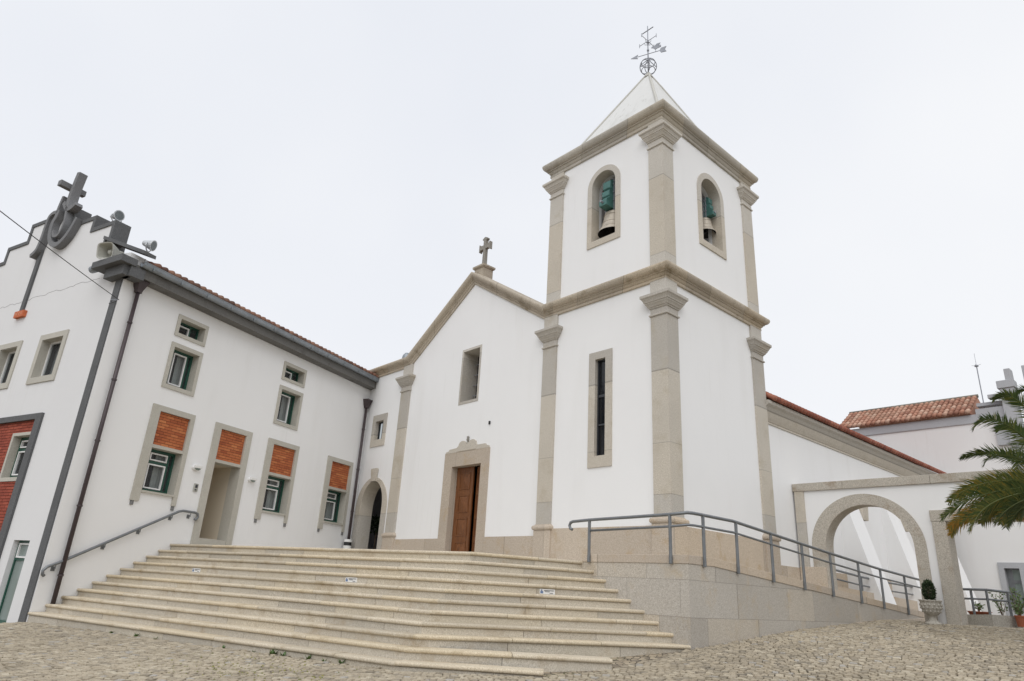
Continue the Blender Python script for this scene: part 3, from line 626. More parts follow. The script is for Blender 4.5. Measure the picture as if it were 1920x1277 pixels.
# portal
po_ = [(-17.74, 1.9), (-17.2, 1.9), (-17.2, 5.05), (-15.77, 5.05), (-15.77, 1.9), (-15.43, 1.9), (-15.43, 5.5), (-17.74, 5.5)]
po_ = [(-17.62, 1.9), (-17.2, 1.9), (-17.2, 5.05), (-15.77, 5.05), (-15.77, 1.9), (-15.42, 1.9), (-15.42, 5.5), (-17.62, 5.5)]
b = MB(); b.prism(F, po_, -.005, .045); b.band(F, [(-17.2, 1.9), (-17.2, 5.05), (-15.77, 5.05), (-15.77, 1.9)], -.006, -.24, closed=False); pt = b.build('portal', 'plinth', ch)
scr = [(-17.60, 5.50), (-15.46, 5.50), (-15.46, 5.56), (-15.6, 5.60), (-15.62, 5.64), (-16.02, 5.64)]
for k_ in range(9):
    a_ = math.pi*k_/8; scr.append((-16.27+.20*math.cos(a_)*(1 if k_ < 9 else 1), 5.70+.14*math.sin(a_)))
scr += [(-16.5, 5.76)]
for k_ in range(9):
    a_ = math.pi*k_/8; scr.append((-16.75+.20*math.cos(a_), 5.70+.14*math.sin(a_)))
scr += [(-17.04, 5.64), (-17.42, 5.62), (-17.44, 5.57), (-17.58, 5.55)]
MB().prism(F, scr, -.005, .05).build('pediment', 'stone', pt)
b = MB(); b.box(F, -17.0, -16.05, 5.505, 5.525, .045, .056); b.build('ledge', 'cornice', pt)
b = MB(); b.lathe(F.p(-16.51, 5.86, .03), [(0, -.1), (.03, -.06), (.05, 0), (.035, .05), (.05, .08), (0, .12)], 10); b.build('finial', 'oldstone', pt, smooth=True)
def leaf(hinge, w, ang, sgn):
    # one door leaf with four raised diamond panels, hinged at u=hinge
    ca, sa = math.cos(ang), math.sin(ang); fr = Fr(F.p(hinge, 0, -.18), (sgn*ca, sa, 0), (sa*sgn, -ca, 0)) if sgn > 0 else Fr(F.p(hinge, 0, -.18), (-ca, sa, 0), (-sa, -ca, 0))
    b = MB(); b.box(fr, .005, w, 2.12, 5.04, -.05, 0)
    d = b.build('door', 'wood', ch); q = MB()
    for k_ in range(4):
        z0_ = 2.28+k_*.70; z1_ = z0_+.47; u0_, u1_ = w*.25, w*.80
        q.ring(fr, rect(u0_-.03, u1_+.03, z0_-.03, z1_+.03), rect(u0_, u1_, z0_, z1_), .001, .016)
        q.add([fr.p(u0_+.02, z0_+.02, .001), fr.p(u1_-.02, z0_+.02, .001), fr.p(u1_-.02, z1_-.02, .001), fr.p(u0_+.02, z1_-.02, .001), fr.p((u0_+u1_)/2, (z0_+z1_)/2, .035)], [(0, 1, 4), (1, 2, 4), (2, 3, 4), (3, 0, 4)])
    q.build('panel', 'wood', d)
leaf(-17.19, .77, R(4), 1); leaf(-15.78, .60, R(14), -1)
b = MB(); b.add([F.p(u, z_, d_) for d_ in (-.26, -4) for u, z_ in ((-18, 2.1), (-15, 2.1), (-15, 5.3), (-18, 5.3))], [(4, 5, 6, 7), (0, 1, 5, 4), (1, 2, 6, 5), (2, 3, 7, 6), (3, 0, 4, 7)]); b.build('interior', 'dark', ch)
# arched doorway of the side bay
o = surround(F, archloop(-22.95, -20.85, 1.9, 5.08, 28, 1.08), larch, -.5, 'arched_doorway', 'stone', .03)
b = MB(); b.prism(F, [(-22.03, 4.93), (-21.73, 4.93), (-21.66, 5.36), (-21.7, 5.40), (-22.1, 5.40), (-22.13, 5.36)], .02, .07); b.build('keystone', 'stone', o)
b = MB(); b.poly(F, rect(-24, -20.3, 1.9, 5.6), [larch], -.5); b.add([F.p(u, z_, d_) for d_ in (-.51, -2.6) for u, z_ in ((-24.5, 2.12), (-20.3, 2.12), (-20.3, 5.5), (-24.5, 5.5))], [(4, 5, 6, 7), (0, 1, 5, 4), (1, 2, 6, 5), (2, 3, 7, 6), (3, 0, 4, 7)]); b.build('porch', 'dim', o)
# small fixings on the wall
b = MB(); b.cbox(F.p(-15.52, 6.27, .02), .05, .05, .1); b.build('wall_hook', 'black', ch)
b = MB(); b.lathe((-21.55, 13.55, 9.3), [(.2, 0), (.2, .45), (.17, .6), (.09, .7), (0, .72)], 14); b.build('roof_vent', 'zinc', ch, smooth=True)

# bells
def bell(c, ax, s, label):
    t = thing('bell', c, label, 'bell', 'bells in the tower')
    prof = [(.43, 0), (.42, .03), (.385, .09), (.33, .2), (.29, .34), (.262, .5), (.25, .58), (.235, .63), (.18, .67), (.08, .69), (0, .70)]
    b = MB().lathe(c, [(r*s, z_*s) for r, z_ in prof], 32)
    for zr, rr in ((.13, .366), (.30, .304), (.53, .262)):
        b.tube([c+Vector((math.cos(a_*math.pi/16)*rr*s, math.sin(a_*math.pi/16)*rr*s, zr*s)) for a_ in range(32)], .009*s, 6, closed=True)
    b.build('bell_body', 'bronze', t, smooth=True)
    MB().lathe(c+Vector((0, 0, -.001)), [(.425*s, .002), (.36*s, .09*s), (.26*s, .4*s), (0, .6*s)], 24).build('bell_inside', 'bell_in', t, smooth=True)
    MB().tube([c+Vector((0, 0, .5*s)), c+Vector((0, 0, .02))], [.02, .05], 8).build('clapper', 'black', t)
    U = Vector(ax); fr = Fr(c, (U.x, U.y, 0), (U.y, -U.x, 0)); z0 = c.z+.70*s
    yk = [(-.46, 0), (.46, 0), (.46, .22), (.30, .42), (.34, .46), (.34, .66), (.24, .74), (.30, .80), (.30, 1.08), (.2, 1.15), (-.2, 1.15), (-.30, 1.08), (-.30, .80), (-.24, .74), (-.34, .66), (-.34, .46), (-.30, .42), (-.46, .22)]
    y_ = MB().prism(fr, [(u*s, z0+z_*s*.78) for u, z_ in yk], -.13*s, .13*s).build('yoke', 'yoke', t, bevel=.015)
    b = MB()
    for u in (-.16, -.06, .05, .15):
        for d_ in (-.15, .15): b.box(fr, u*s-.014, u*s+.014, z0-.08*s, z0+.92*s, d_*s-.012, d_*s+.012)
    for zz in (.3, .62, .95): b.box(fr, -.2*s, .2*s, z0+zz*s*.78, z0+zz*s*.78+.03, .14*s, .17*s)
    b.build('strap', 'iron', y_)
    MB().tube([fr.p(-.56*s, z0+.1), fr.p(.5*s, z0+.1)], .035, 8).build('axle', 'iron', t)
bell(Vector((-11.02, 13.40, 11.33)), (0, 1, 0), 1.06, 'bronze bell with green yoke in the belfry opening above the slit window')
bell(Vector((-9.40, 15.67, 11.70)), (1, 0, 0), .72, 'smaller bronze bell in the belfry opening on the tower\'s ramp side')

# ------------------------------------------------------------------ parish house (left wing)
ph = thing('parish_house', (-25, 6, .3), 'white two storey house with stepped gable, brick panels and tiled roof beside the steps', 'house')
def wing_window(fr, u0, u1, z0, z1, part, rec=.24, split=True, transom=True, fixed=True, curt=True, left_big=True):
    """joinery inside one opening; larger u is towards the picture's left"""
    fw = .065; b = MB(); b.ring(fr, rect(u0, u1, z0, z1), rect(u0+fw, u1-fw, z0+fw, z1-fw), -rec-.07, -rec)
    us = u0+(u1-u0)*.19 if fixed else u0+fw; hid = .215 if fixed else fw+.02
    if fixed: b.box(fr, us-.02, us+.035, z0+fw, z1-fw, -rec-.06, -rec-.004)
    zt = z1-(z1-z0)*.30 if transom else z1-fw
    if transom: b.box(fr, us+.035, u1-fw, zt-.03, zt+.03, -rec-.06, -rec-.006)
    
    if fixed: b.box(fr, u1-hid+.012, u1-fw+.005, z0+fw-.005, z1-fw+.005, -rec-.06, -rec-.012)
    b.build('frame', 'green', part)
    b = MB(); ua, ub = us+.05 if fixed else u0+fw+.02, u1-hid
    def sash(a0, a1, c0, c1): b.ring(fr, rect(a0, a1, c0, c1), rect(a0+.034, a1-.034, c0+.034, c1-.034), -rec-.05, -rec+.012)
    sash(ua, ub, z0+fw+.02, (zt-.045 if transom else z1-fw-.02))
    if transom: sash(ua, ub, zt+.045, z1-fw-.02)
    b.build('sash', 'whitealu', part)
    MB().poly(fr, rect(u0+fw, u1-fw, z0+fw, z1-fw), (), -rec-.035).build('pane', 'glass', part)
    if curt:
        b = MB(); ue = ua+(ub-ua)*.46; n = 14; uu = [u0+.02+(ue-u0-.02)*i/n for i in range(n+1)]
        vs = [fr.p(u, z_, -rec-.16+.02*math.sin(i*2.4)) for z_ in (z0+.03, z1-.03) for i, u in enumerate(uu)]
        b.add(vs, [(i, i+1, n+2+i, n+1+i) for i in range(n)]); b.build('curtain', 'curtain', part)
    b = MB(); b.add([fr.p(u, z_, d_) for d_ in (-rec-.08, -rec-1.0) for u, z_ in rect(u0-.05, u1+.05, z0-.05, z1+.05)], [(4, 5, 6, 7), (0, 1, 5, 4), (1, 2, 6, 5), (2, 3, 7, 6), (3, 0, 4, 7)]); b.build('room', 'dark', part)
def bricks(fr, u0, u1, z0, z1, part, mm, rh=.0757, bl=.235, d=-.03, seed=1, hole=None):
    rb = random.Random(seed); b = MB(); z_ = z0+.004; k_ = 0
    while z_ < z1-.02:
        zt = min(z_+rh-.012, z1-.003); u = u0+.003-(bl/2 if k_ % 2 else 0)+rb.uniform(-.01, .01)
        while u < u1-.01:
            a0, a1 = max(u, u0+.003), min(u+bl-.011, u1-.003)
            if a1-a0 > .02 and not (hole and a1 > hole[0] and a0 < hole[1] and zt > hole[2] and z_ < hole[3]): b.box(fr, a0, a1, z_, zt, d-.04, d+rb.uniform(-.003, .003), min(1, max(0, rb.gauss(.5, .25))))
            u += bl
        z_ += rh; k_ += 1
    o = b.build('brick_panel', mm, part)
    q = MB(); q.poly(fr, rect(u0-.01, u1+.01, z0-.01, z1+.01), [rect(hole[0], hole[1], hole[2], hole[3])] if hole else (), d-.014); q.build('mortar', 'mortar', part)
    return o
holes = []; wins = []
for (u0, u1, zs) in ((8.05, 9.10, None), (3.73, 4.84, None)):
    holes += [rect(u0+.10, u1-.10, 7.73, 8.15), rect(u0+.10, u1-.10, 6.24, 7.31)]
brk = ((7.97, 8.96), (3.62, 4.67), (.63, 1.70))
for (b0, b1) in brk: holes.append(rect(b0-.0, b1+.0, 3.38, 5.48))
holes.append(rect(5.85, 6.84, 2.36, 5.48))
outer = [(-.3, -.3), (SC, -.3), (SC, 9.3), (-.3, 9.3)]
hl = [h for h in holes]
w = MB(); w.poly(WG, outer, hl); 
GH = 4.95
gout = [(0, -.6), (9.9, -.6), (9.9, 9.3), (8.75, 9.45), (8.75, 10.36), (7.35, 10.36), (7.35, 10.86), (6.2, 10.86), (6.2, 11.45), (3.65, 11.45), (3.65, 10.86), (2.32, 10.86), (2.32, 10.44), (1.2, 10.44), (1.2, 9.45), (0, 9.3)]
gw = [rect(4.5, 5.46, 6.13, 7.21), rect(2.12, 3.17, 6.13, 7.23)]
gdoor = rect(.84, 1.56, .05, 1.95); gpan = rect(2.2, 5.2, -.3, 4.93)
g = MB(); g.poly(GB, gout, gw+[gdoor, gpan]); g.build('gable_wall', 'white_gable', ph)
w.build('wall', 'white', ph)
back = MB(); far0, far1 = GB.p(9.9, 0), GB.p(9.9, 0)-Vector((.39271, -.91967, 0))*11
A_, B_ = WG.p(-.3, 0), WG.p(SC, 0)
back.add([(far0.x, far0.y, -.5), (far1.x, far1.y, -.5), (far1.x, far1.y, 9.3), (far0.x, far0.y, 9.3)], [(0, 1, 2, 3)]); back.add([(A_.x, A_.y, 0), (far1.x, far1.y, 0), (far1.x, far1.y, 9.3), (A_.x, A_.y, 9.3)], [(0, 1, 2, 3)]); back.build('rear_wall', 'white', ph)
# small upper windows
for (u0, u1) in ((8.05, 9.10), (3.73, 4.84)):
    o = MB().ring(WG, rect(u0, u1, 7.63, 8.26), rect(u0+.1, u1-.1, 7.73, 8.15), -.01, .03, -.25).build('window', 'frame_stone', ph, bevel=.006)
    a0, a1, c0, c1 = u0+.1, u1-.1, 7.73, 8.15; b = MB(); b.ring(WG, rect(a0, a1, c0, c1), rect(a0+.045, a1-.045, c0+.045, c1-.045), -.31, -.24); b.box(WG, a0+.27, a0+.32, c0+.04, c1-.04, -.3, -.245); b.build('frame', 'green', o)
    MB().ring(WG, rect(a0+.33, a1-.085, c0+.055, c1-.10), rect(a0+.362, a1-.117, c0+.087, c1-.132), -.3, -.23).build('sash', 'whitealu', o)
    MB().poly(WG, rect(a0+.04, a1-.04, c0+.04, c1-.04), (), -.28).build('pane', 'glass', o)
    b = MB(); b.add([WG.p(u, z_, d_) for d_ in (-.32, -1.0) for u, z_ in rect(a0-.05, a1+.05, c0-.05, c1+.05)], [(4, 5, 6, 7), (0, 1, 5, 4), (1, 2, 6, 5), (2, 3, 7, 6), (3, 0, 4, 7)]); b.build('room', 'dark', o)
    b = MB(); b.box(WG, a0+.05, a1-.05, c0+.27, c1-.04, -.30, -.285); b.build('blind', 'green', o)
    o = MB().ring(WG, rect(u0-.01, u1+.01, 6.13, 7.43), rect(u0+.1, u1-.1, 6.24, 7.31), -.01, .032, -.25).build('window', 'frame_stone', ph, bevel=.006)
    wing_window(WG, u0+.1, u1-.1, 6.24, 7.31, o, .22, transom=False)
# tall brick-panelled windows and the side door
for k_, (b0, b1) in enumerate(brk):
    ob = MB()
    q0, q1 = b0-.14, b1+.25
    ob.prism(WG, [(q0, 3.10), (b0, 3.10), (b0, 5.48), (b1, 5.48), (b1, 3.10), (q1, 3.10), (q1, 5.63), (q0, 5.63)], -.01, .04)
    ob.band(WG, [(b0, 3.38), (b0, 5.48), (b1, 5.48), (b1, 3.38)], -.011, -.26, closed=False)
    o = ob.build('window', 'frame_stone', ph, bevel=.006)
    b = MB(); b.box(WG, b0, b1, 4.50, 4.585, -.26, .025); b.build('lintel', 'frame_stone', o)
    b = MB(); b.box(WG, b0+.002, b1-.002, 3.33, 3.385, -.26, .06); b.build('sill', 'frame_stone', o)
    for f_ in (q0+.03, q1-.12): MB().box(WG, f_, f_+.09, 2.99, 3.097, 0, .03).build('foot', 'cement_pale', o)
    wing_window(WG, b0, b1, 3.39, 4.495, o, .24)
    bricks(WG, b0, b1, 4.59, 5.475, o, 'brick', seed=k_+3, d=-.022)
ob = MB(); ob.prism(WG, [(5.63, 2.13), (5.85, 2.13), (5.85, 5.48), (6.84, 5.48), (6.84, 2.13), (7.08, 2.13), (7.08, 5.63), (5.63, 5.63)], -.01, .04)
ob.band(WG, [(5.85, 2.3), (5.85, 5.48), (6.84, 5.48), (6.84, 2.3)], -.011, -.35, closed=False); o = ob.build('doorway', 'frame_stone', ph, bevel=.006)
b = MB(); b.box(WG, 5.85, 6.84, 4.50, 4.585, -.35, .025); b.build('lintel', 'frame_stone', o); b = MB(); b.box(WG, 5.86, 6.83, 2.1, 2.37, -.35, .03); b.build('sill', 'frame_stone', o)
bricks(WG, 5.85, 6.84, 4.59, 5.475, o, 'brick', seed=9, d=-.022)
b = MB(); b.add([WG.p(u, z_, d_) for d_ in (-.35, -1.5) for u, z_ in rect(5.85, 6.84, 2.38, 4.5)], [(4, 5, 6, 7), (0, 1, 5, 4), (1, 2, 6, 5), (2, 3, 7, 6), (3, 0, 4, 7)]); b.build('vestibule', 'beige', o)
# gable windows
for gk, (a0, a1) in enumerate(((4.5, 5.46), (2.12, 3.17))):
    o = MB().ring(GB, rect(a0-.17, a1+.17, 5.96, 7.38), rect(a0, a1, 6.13, 7.22), -.01, .035, -.22).build('window', 'frame_stone', ph, bevel=.006)
    b = MB(); b.ring(GB, rect(a0, a1, 6.13, 7.22), rect(a0+.05, a1-.05, 6.18, 7.17), -.25, -.19); b.box(GB, a0+.3, a0+.34, 6.18, 7.17, -.24, -.195); b.build('frame', 'whitealu', o)
    MB().poly(GB, rect(a0, a1, 6.13, 7.22), (), -.22).build('pane', 'glass', o)
    b = MB(); n = 10; uu = [a0+.02+.34*i/n for i in range(n+1)]; b.add([GB.p(u, z_, -.34+.02*math.sin(i*2.2)) for z_ in (6.15, 7.2) for i, u in enumerate(uu)], [(i, i+1, n+2+i, n+1+i) for i in range(n)]); b.build('curtain', 'curtain', o)
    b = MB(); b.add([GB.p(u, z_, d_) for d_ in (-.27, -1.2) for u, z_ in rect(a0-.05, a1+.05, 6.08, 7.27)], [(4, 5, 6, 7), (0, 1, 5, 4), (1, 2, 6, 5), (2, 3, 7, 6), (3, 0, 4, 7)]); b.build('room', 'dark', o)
# brick field with its black surround and window
b = MB(); b.prism(GB, [(1.93, -.3), (2.2, -.3), (2.2, 4.93), (8.0, 4.93), (8.0, 5.08), (1.93, 5.08)], -.02, .06); o = b.build('brick_bay', 'cement', ph, bevel=.006)
for sd_, q_ in enumerate(((2.2, 5.2, 2.02, 3.458), (3.2, 5.2, 3.458, 4.594), (2.2, 5.2, 4.594, 4.93))): bricks(GB, *q_, o, 'darkbrick', seed=21+sd_, d=-.03)
b = MB(); b.box(GB, 2.2, 5.2, 1.88, 2.02, -.3, .03); b.build('lintel', 'cement', o); b = MB(); b.box(GB, 2.2, 5.2, -.3, 1.88, -.5, -.3); b.build('dark_recess', 'darkalu', o)  # dark slab painted in for the shaded opening below the bricks
w2 = MB().ring(GB, rect(2.24, 3.25, 3.36, 4.62), rect(2.33, 3.16, 3.46, 4.54), -.05, -.005, -.28).build('window', 'frame_stone', ph)
wing_window(GB, 2.33, 3.16, 3.46, 4.54, w2, .2, fixed=False)
# glazed side door in the gable
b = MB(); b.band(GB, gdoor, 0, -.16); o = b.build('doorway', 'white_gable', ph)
b = MB(); b.ring(GB, gdoor, rect(.89, 1.51, .13, 1.9), -.2, -.12); b.box(GB, .89, 1.51, 1.5, 1.55, -.19, -.125); b.box(GB, .89, 1.51, .1, .2, -.19, -.125); b.build('frame', 'green', o)
MB().ring(GB, rect(.90, 1.50, 1.56, 1.89), rect(.935, 1.465, 1.595, 1.855), -.18, -.11).build('sash', 'whitealu', o); MB().poly(GB, rect(.89, 1.51, .13, 1.9), (), -.15).build('pane', 'frosted', o)
MB().box(GB, .82, 1.58, .03, .1, -.2, .05).build('sill', 'paint', o); b = MB(); b.box(GB, .7, 1.7, 0, 2.1, -.9, -.6); b.build('curtain', 'dim', o)
# grey strip at the corner, stem and brick block of the emblem
MB().box(GB, .035, .30, -.3, 8.62, -.01, .035).build('corner_strip', 'cement', ph)
# stepped coping: front edge band plus thickness
cp = gout[3:15]; cp2 = []
b = MB(); T = .42
def copseg(p, q, th=.13):
    if abs(p[0]-q[0]) < 1e-6:
        u = p[0]; z0_, z1_ = sorted((p[1], q[1])); s_ = -1 if u > GH else 1
        b.box(GB, u-(th if s_ > 0 else 0)*0-(.0 if s_ > 0 else th), u+(th if s_ > 0 else 0), z0_, z1_+.0, -T, .03)
    else:
        u0_, u1_ = sorted((p[0], q[0])); b.box(GB, u0_-.0, u1_+.0, p[1]-.002, p[1]+.12, -T, .033)
for p_, q_ in zip(cp, cp[1:]): copseg(p_, q_)
b.build('coping', 'cement', ph)
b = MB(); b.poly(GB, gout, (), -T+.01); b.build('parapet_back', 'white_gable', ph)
b = MB(); b.box(GB, 1.42, 1.50, 9.42, 10.05, -.01, .05); b.build('gable_slat', 'cement', ph)
# eaves: soffit, fascia, gutter, tiles
up = Vector((0, 0, 1))
def eave(prof, mm, name, s0_=-.05, s1_=SC+.1, par=ph): return MB().sweep([(WG.p(s0_, 0, 0), WG.N, up), (WG.p(s1_, 0, 0), WG.N, up)], prof).build(name, mm, par)
ea = eave([(-.05, 8.60), (.03, 8.60), (.06, 8.615), (.30, 8.63), (.31, 8.62), (.335, 8.62), (.335, 8.90), (-.05, 8.98)], 'soffit_grey', 'eave')
gut = [(.345, 8.99)]+[(.345+.08-.08*math.cos(math.pi*i/8), 8.95-.10*math.sin(math.pi*i/8)) for i in range(9)]+[(.505, 9.0), (.515, 9.005), (.515, 8.99), (.495, 8.95)]+[(.425+.07*math.cos(math.pi*i/8), 8.955-.09*math.sin(math.pi*i/8)) for i in range(9)]
eave(gut, 'zinc', 'gutter', .0, SC-.1)
for s_ in [.6+.9*i for i in range(12)]: MB().box(WG, s_, s_+.02, 8.86, 9.0, .33, .515).build('gutter_bracket', 'zinc', ph)
rb_ = MB(); slope = math.tan(R(19)); rd = GH; ex = .40
def roofz(d_): return 9.04+(ex-d_)*slope                      # d measured out from the wing face
rp_ = [WG.p(-.3, roofz(ex)-.03, ex), WG.p(SC-T, roofz(ex)-.03, ex), GB.p(rd, roofz(-rd)-.03, -T-.02), WG.p(-.3, roofz(-rd)-.03, -rd), GB.p(9.9, 9.2, -T-.02), WG.p(-.3, 9.2, -9.9)]
rb_.add(rp_, [(0, 1, 2, 3), (3, 2, 4, 5)]); rf = rb_.build('roof', 'tile', ph)
b = MB(); rt = random.Random(8); s_ = .05
while s_ < SC-T:
    for k_ in range(4):
        d0_ = ex+.08-k_*.34; d1_ = d0_-.40; b.tube([WG.p(s_, roofz(d0_)+.035, d0_), WG.p(s_, roofz(d1_)+.02, d1_)], [.085+rt.uniform(-.004, .004), .07], 10, tint=rt.random())
        b.add([WG.p(s_+.03, roofz(d0_)+.01, d0_-.03), WG.p(s_+.19, roofz(d0_)+.01, d0_-.03), WG.p(s_+.19, roofz(d1_)-.01, d1_), WG.p(s_+.03, roofz(d1_)-.01, d1_)], [(0, 1, 2, 3)], rt.random())
    s_ += .215
b.build('roof_tiles', 'tile', rf, smooth=True)
# verge flashing up from the corner block behind the loudspeaker
b = MB(); b.hexa([WG.p(SC-.06, 9.22, .42), WG.p(SC-.42, 9.22, .42), WG.p(SC-.42, 10.0, -1.5), WG.p(SC-.06, 10.0, -1.5), WG.p(SC-.06, 9.32, .42), WG.p(SC-.42, 9.32, .42), WG.p(SC-.42, 10.1, -1.5), WG.p(SC-.06, 10.1, -1.5)]); b.build('verge', 'cement', rf)
# corner block under the eave
b = MB(); b.box(GB, -.42, .93, 8.80, 8.99, -.02, .42); b.box(GB, -.30, .55, 8.52, 8.80, -.01, .24); b.box(GB, -.38, -.002, 8.52, 8.80, -.3, .1); cb = b.build('corner_block', 'cement', ph, bevel=.008)
MB().tube([GB.p(.92, 8.90, .25), GB.p(1.2, 8.90, .25)], .10, 14).build('pipe_stub', 'zinc', cb, smooth=True)
# crack across the gable plaster
b = MB(); rc = random.Random(4); pp = []
for i in range(40):
    u = 1.2+5.6*i/39; pp.append(GB.p(u, 8.79-.02*i/10+rc.uniform(-.035, .035), .001))
b.tube(pp, .0045, 4); b.build('crack', 'cement_pale', ph)
# rainwater pipes
def downpipe(s_, d, z1_, z0_, label, r=.05):
    b = MB(); b.tube([WG.p(s_, z0_, d), WG.p(s_, z1_-.3, d)], r, 12); q = b.build('downpipe', 'pipe', ph, smooth=True)
    h = MB(); c_ = WG.p(s_, 0, d); X, Y = WG.U, WG.N
    sqr = lambda k, z_: [c_+X*(-k)+Y*(-k)+up*z_, c_+X*k+Y*(-k)+up*z_, c_+X*k+Y*k+up*z_, c_+X*(-k)+Y*k+up*z_]
    v_ = sqr(.065, z1_-.34)+sqr(.075, z1_-.26)+sqr(.15, z1_-.04)+sqr(.16, z1_-.04)+sqr(.16, z1_)
    h.add(v_, [(k*4+i, k*4+(i+1) % 4, k*4+4+(i+1) % 4, k*4+4+i) for k in range(4) for i in range(4)]+[(16, 17, 18, 19)]); h.build('hopper', 'pipe', q)
    k_ = MB(); z_ = z1_-1.2
    while z_ > z0_+.4: k_.tube([WG.p(s_, z_, d), WG.p(s_, z_+.04, d)], r+.014, 12); z_ -= 1.55
    k_.build('pipe_clip', 'pipe', q)
downpipe(10.50, .10, 8.62, .55, '')
downpipe(.24, .09, 8.15, 2.14, '')

# emblem on the gable: strokes in gable coordinates traced on its face
em = thing('gable_emblem', GB.p(4.6, 8.2, .1), 'dark grey relief of looping strokes and a cross on the stepped gable', 'emblem')
EMD = (.02, .40)
def stroke(pts, wd, name='stroke', d0=EMD[0], d1=EMD[1], mm='cement', taper=None):
    # smooth the polyline, then give it a width in the gable's plane and a depth
    P_ = [Vector(p) for p in pts]; Q = []
    for i in range(len(P_)-1):
        p0, p1, p2, p3 = P_[max(i-1, 0)], P_[i], P_[i+1], P_[min(i+2, len(P_)-1)]
        for k_ in range(6):
            t_ = k_/6; Q.append(.5*((2*p1)+(p2-p0)*t_+(2*p0-5*p1+4*p2-p3)*t_**2+(3*p1-p0-3*p2+p3)*t_**3))
    Q.append(P_[-1]); a = []; c = []
    for i, q in enumerate(Q):
        d = (Q[min(i+1, len(Q)-1)]-Q[max(i-1, 0)]).normalized(); n = Vector((-d.y, d.x)); w_ = wd if not taper else wd*(taper[0]+(taper[1]-taper[0])*i/(len(Q)-1))
        a.append((q+n*w_/2)); c.append((q-n*w_/2))
    b = MB(); k = len(Q); vs = [GB.p(p.x, p.y, d_) for d_ in (d0, d1) for p in a+c]
    fs = [(i, i+1, k+i+1, k+i) for i in range(k-1)]+[(2*k+i, 2*k+i+1, 3*k+i+1, 3*k+i) for i in range(k-1)]+[(i, i+1, 2*k+i+1, 2*k+i) for i in range(k-1)]+[(k+i, k+i+1, 3*k+i+1, 3*k+i) for i in range(k-1)]+[(0, k, 3*k, 2*k), (k-1, 2*k-1, 4*k-1, 3*k-1)]
    b.add(vs, fs); return b.build(name, mm, em)
stroke([(3.81, 12.75), (3.85, 12.52), (3.89, 12.22), (3.91, 11.92), (3.89, 11.66), (3.83, 11.44)], .17, 'cross_stem', -.02, .22, 'emblem')
stroke([(4.35, 12.05), (4.41, 11.74), (4.46, 11.54), (4.67, 11.53), (4.84, 11.43), (4.88, 11.13), (4.88, 10.8), (4.91, 10.53), (4.99, 10.31), (5.23, 10.17)], .12, 'stroke', .0, .2, 'emblem')
stroke([(4.38, 11.56), (4.4, 11.35), (4.5, 11.12), (4.42, 10.7), (4.16, 10.38), (3.78, 10.27), (3.45, 10.45), (3.25, 10.72), (3.11, 11.01)], .17, 'stroke', .0, .2, 'emblem', (1.15, .7))
stroke([(3.83, 11.43), (3.74, 11.05), (3.76, 10.76), (3.9, 10.58), (4.14, 10.63), (4.24, 10.82)], 0.09, 'stroke', .0, .22, 'emblem')
stroke([(4.15, 11.76), (3.85, 11.47), (3.61, 11.45), (3.4, 11.55)], 0.13, 'stroke', -.0, .22, 'emblem')
MB().box(GB, 4.04, 4.22, 12.21, 12.39, -.26, .50).build('cross_arm', 'emblem', em, bevel=.01)
b = MB(); b.box(GB, 4.88, 5.06, 8.36, 10.5, -.01, .06); b.build('stem', 'cement', em)
bb = MB(); bb.box(GB, 4.68, 5.2, 8.16, 8.355, -.01, .10); bb.build('brick_block', plain('orange_terracotta', (.50, .13, .05), .85, 0, .2, 20), em)
b = MB()
for u in (4.78, 4.9, 5.02, 5.1): b.box(GB, u, u+.03, 8.22, 8.32, .10, .104)
b.build('carved_marks', plain('pale_terracotta', (.58, .28, .18), .9), em)

# fittings on the house
def floodlight(p, aim, label):
    t = thing('floodlight', p, label, 'floodlight', 'floodlights on the roof edge'); p = Vector(p); aim = Vector(aim).normalized(); q = aim.to_track_quat('Z', 'Y').to_matrix(); c = p+Vector((0, 0, .2))
    MB().lathe(c, [(0, -.16), (.07, -.16), (.08, -.13), (.145, .1), (.155, .11), (.155, .13), (.0, .13)], 16, q).build('lamp_housing', 'silver', t)
    MB().lathe(c, [(0, .133), (.13, .133)], 16, q).build('lens', 'glass', t)
    s = q @ Vector((1, 0, 0)); b = MB(); b.tube([c+s*.13, c+s*.16+Vector((0, 0, -.1)), p+s*.06, p-s*.06, c-s*.16+Vector((0, 0, -.1)), c-s*.13], .016, 6); b.tube([p, p+Vector((0, 0, -.08))], .03, 8); b.build('bracket', 'silver', t)
floodlight(GB.p(1.5, 10.62, -.1), (.95, .32, -.12), 'silver floodlight on the end block of the stepped gable')
floodlight(WG.p(10.52, 9.52, .05), (.62, .75, -.25), 'silver floodlight on the tiled roof edge behind the loudspeaker')
lp_ = GB.p(.45, 8.98, .22); t = thing('loudspeaker', lp_, 'grey horn loudspeaker on the corner block under the gable', 'loudspeaker')
ax = Vector((.05, -1, .05)).normalized(); q = Vector((.42, -.62, -.16)).normalized().to_track_quat('Z', 'Y').to_matrix(); c = lp_+Vector((0, 0, .28))
b = MB()
def sqh(k, z_, n=20):
    out = []
    for i in range(n):
        a_ = 2*math.pi*i/n; cx2, sy2 = math.cos(a_), math.sin(a_); e_ = .45; out.append(c+q @ Vector((k*1.15*math.copysign(abs(cx2)**e_, cx2), k*math.copysign(abs(sy2)**e_, sy2), z_)))
    return out
rings = [(.22, .26), (.225, .27), (.20, .26), (.12, .0), (.05, -.05)]; rg2 = [(.22, .26), (.14, .0), (.10, -.1), (.10, -.26), (.0, -.26)]
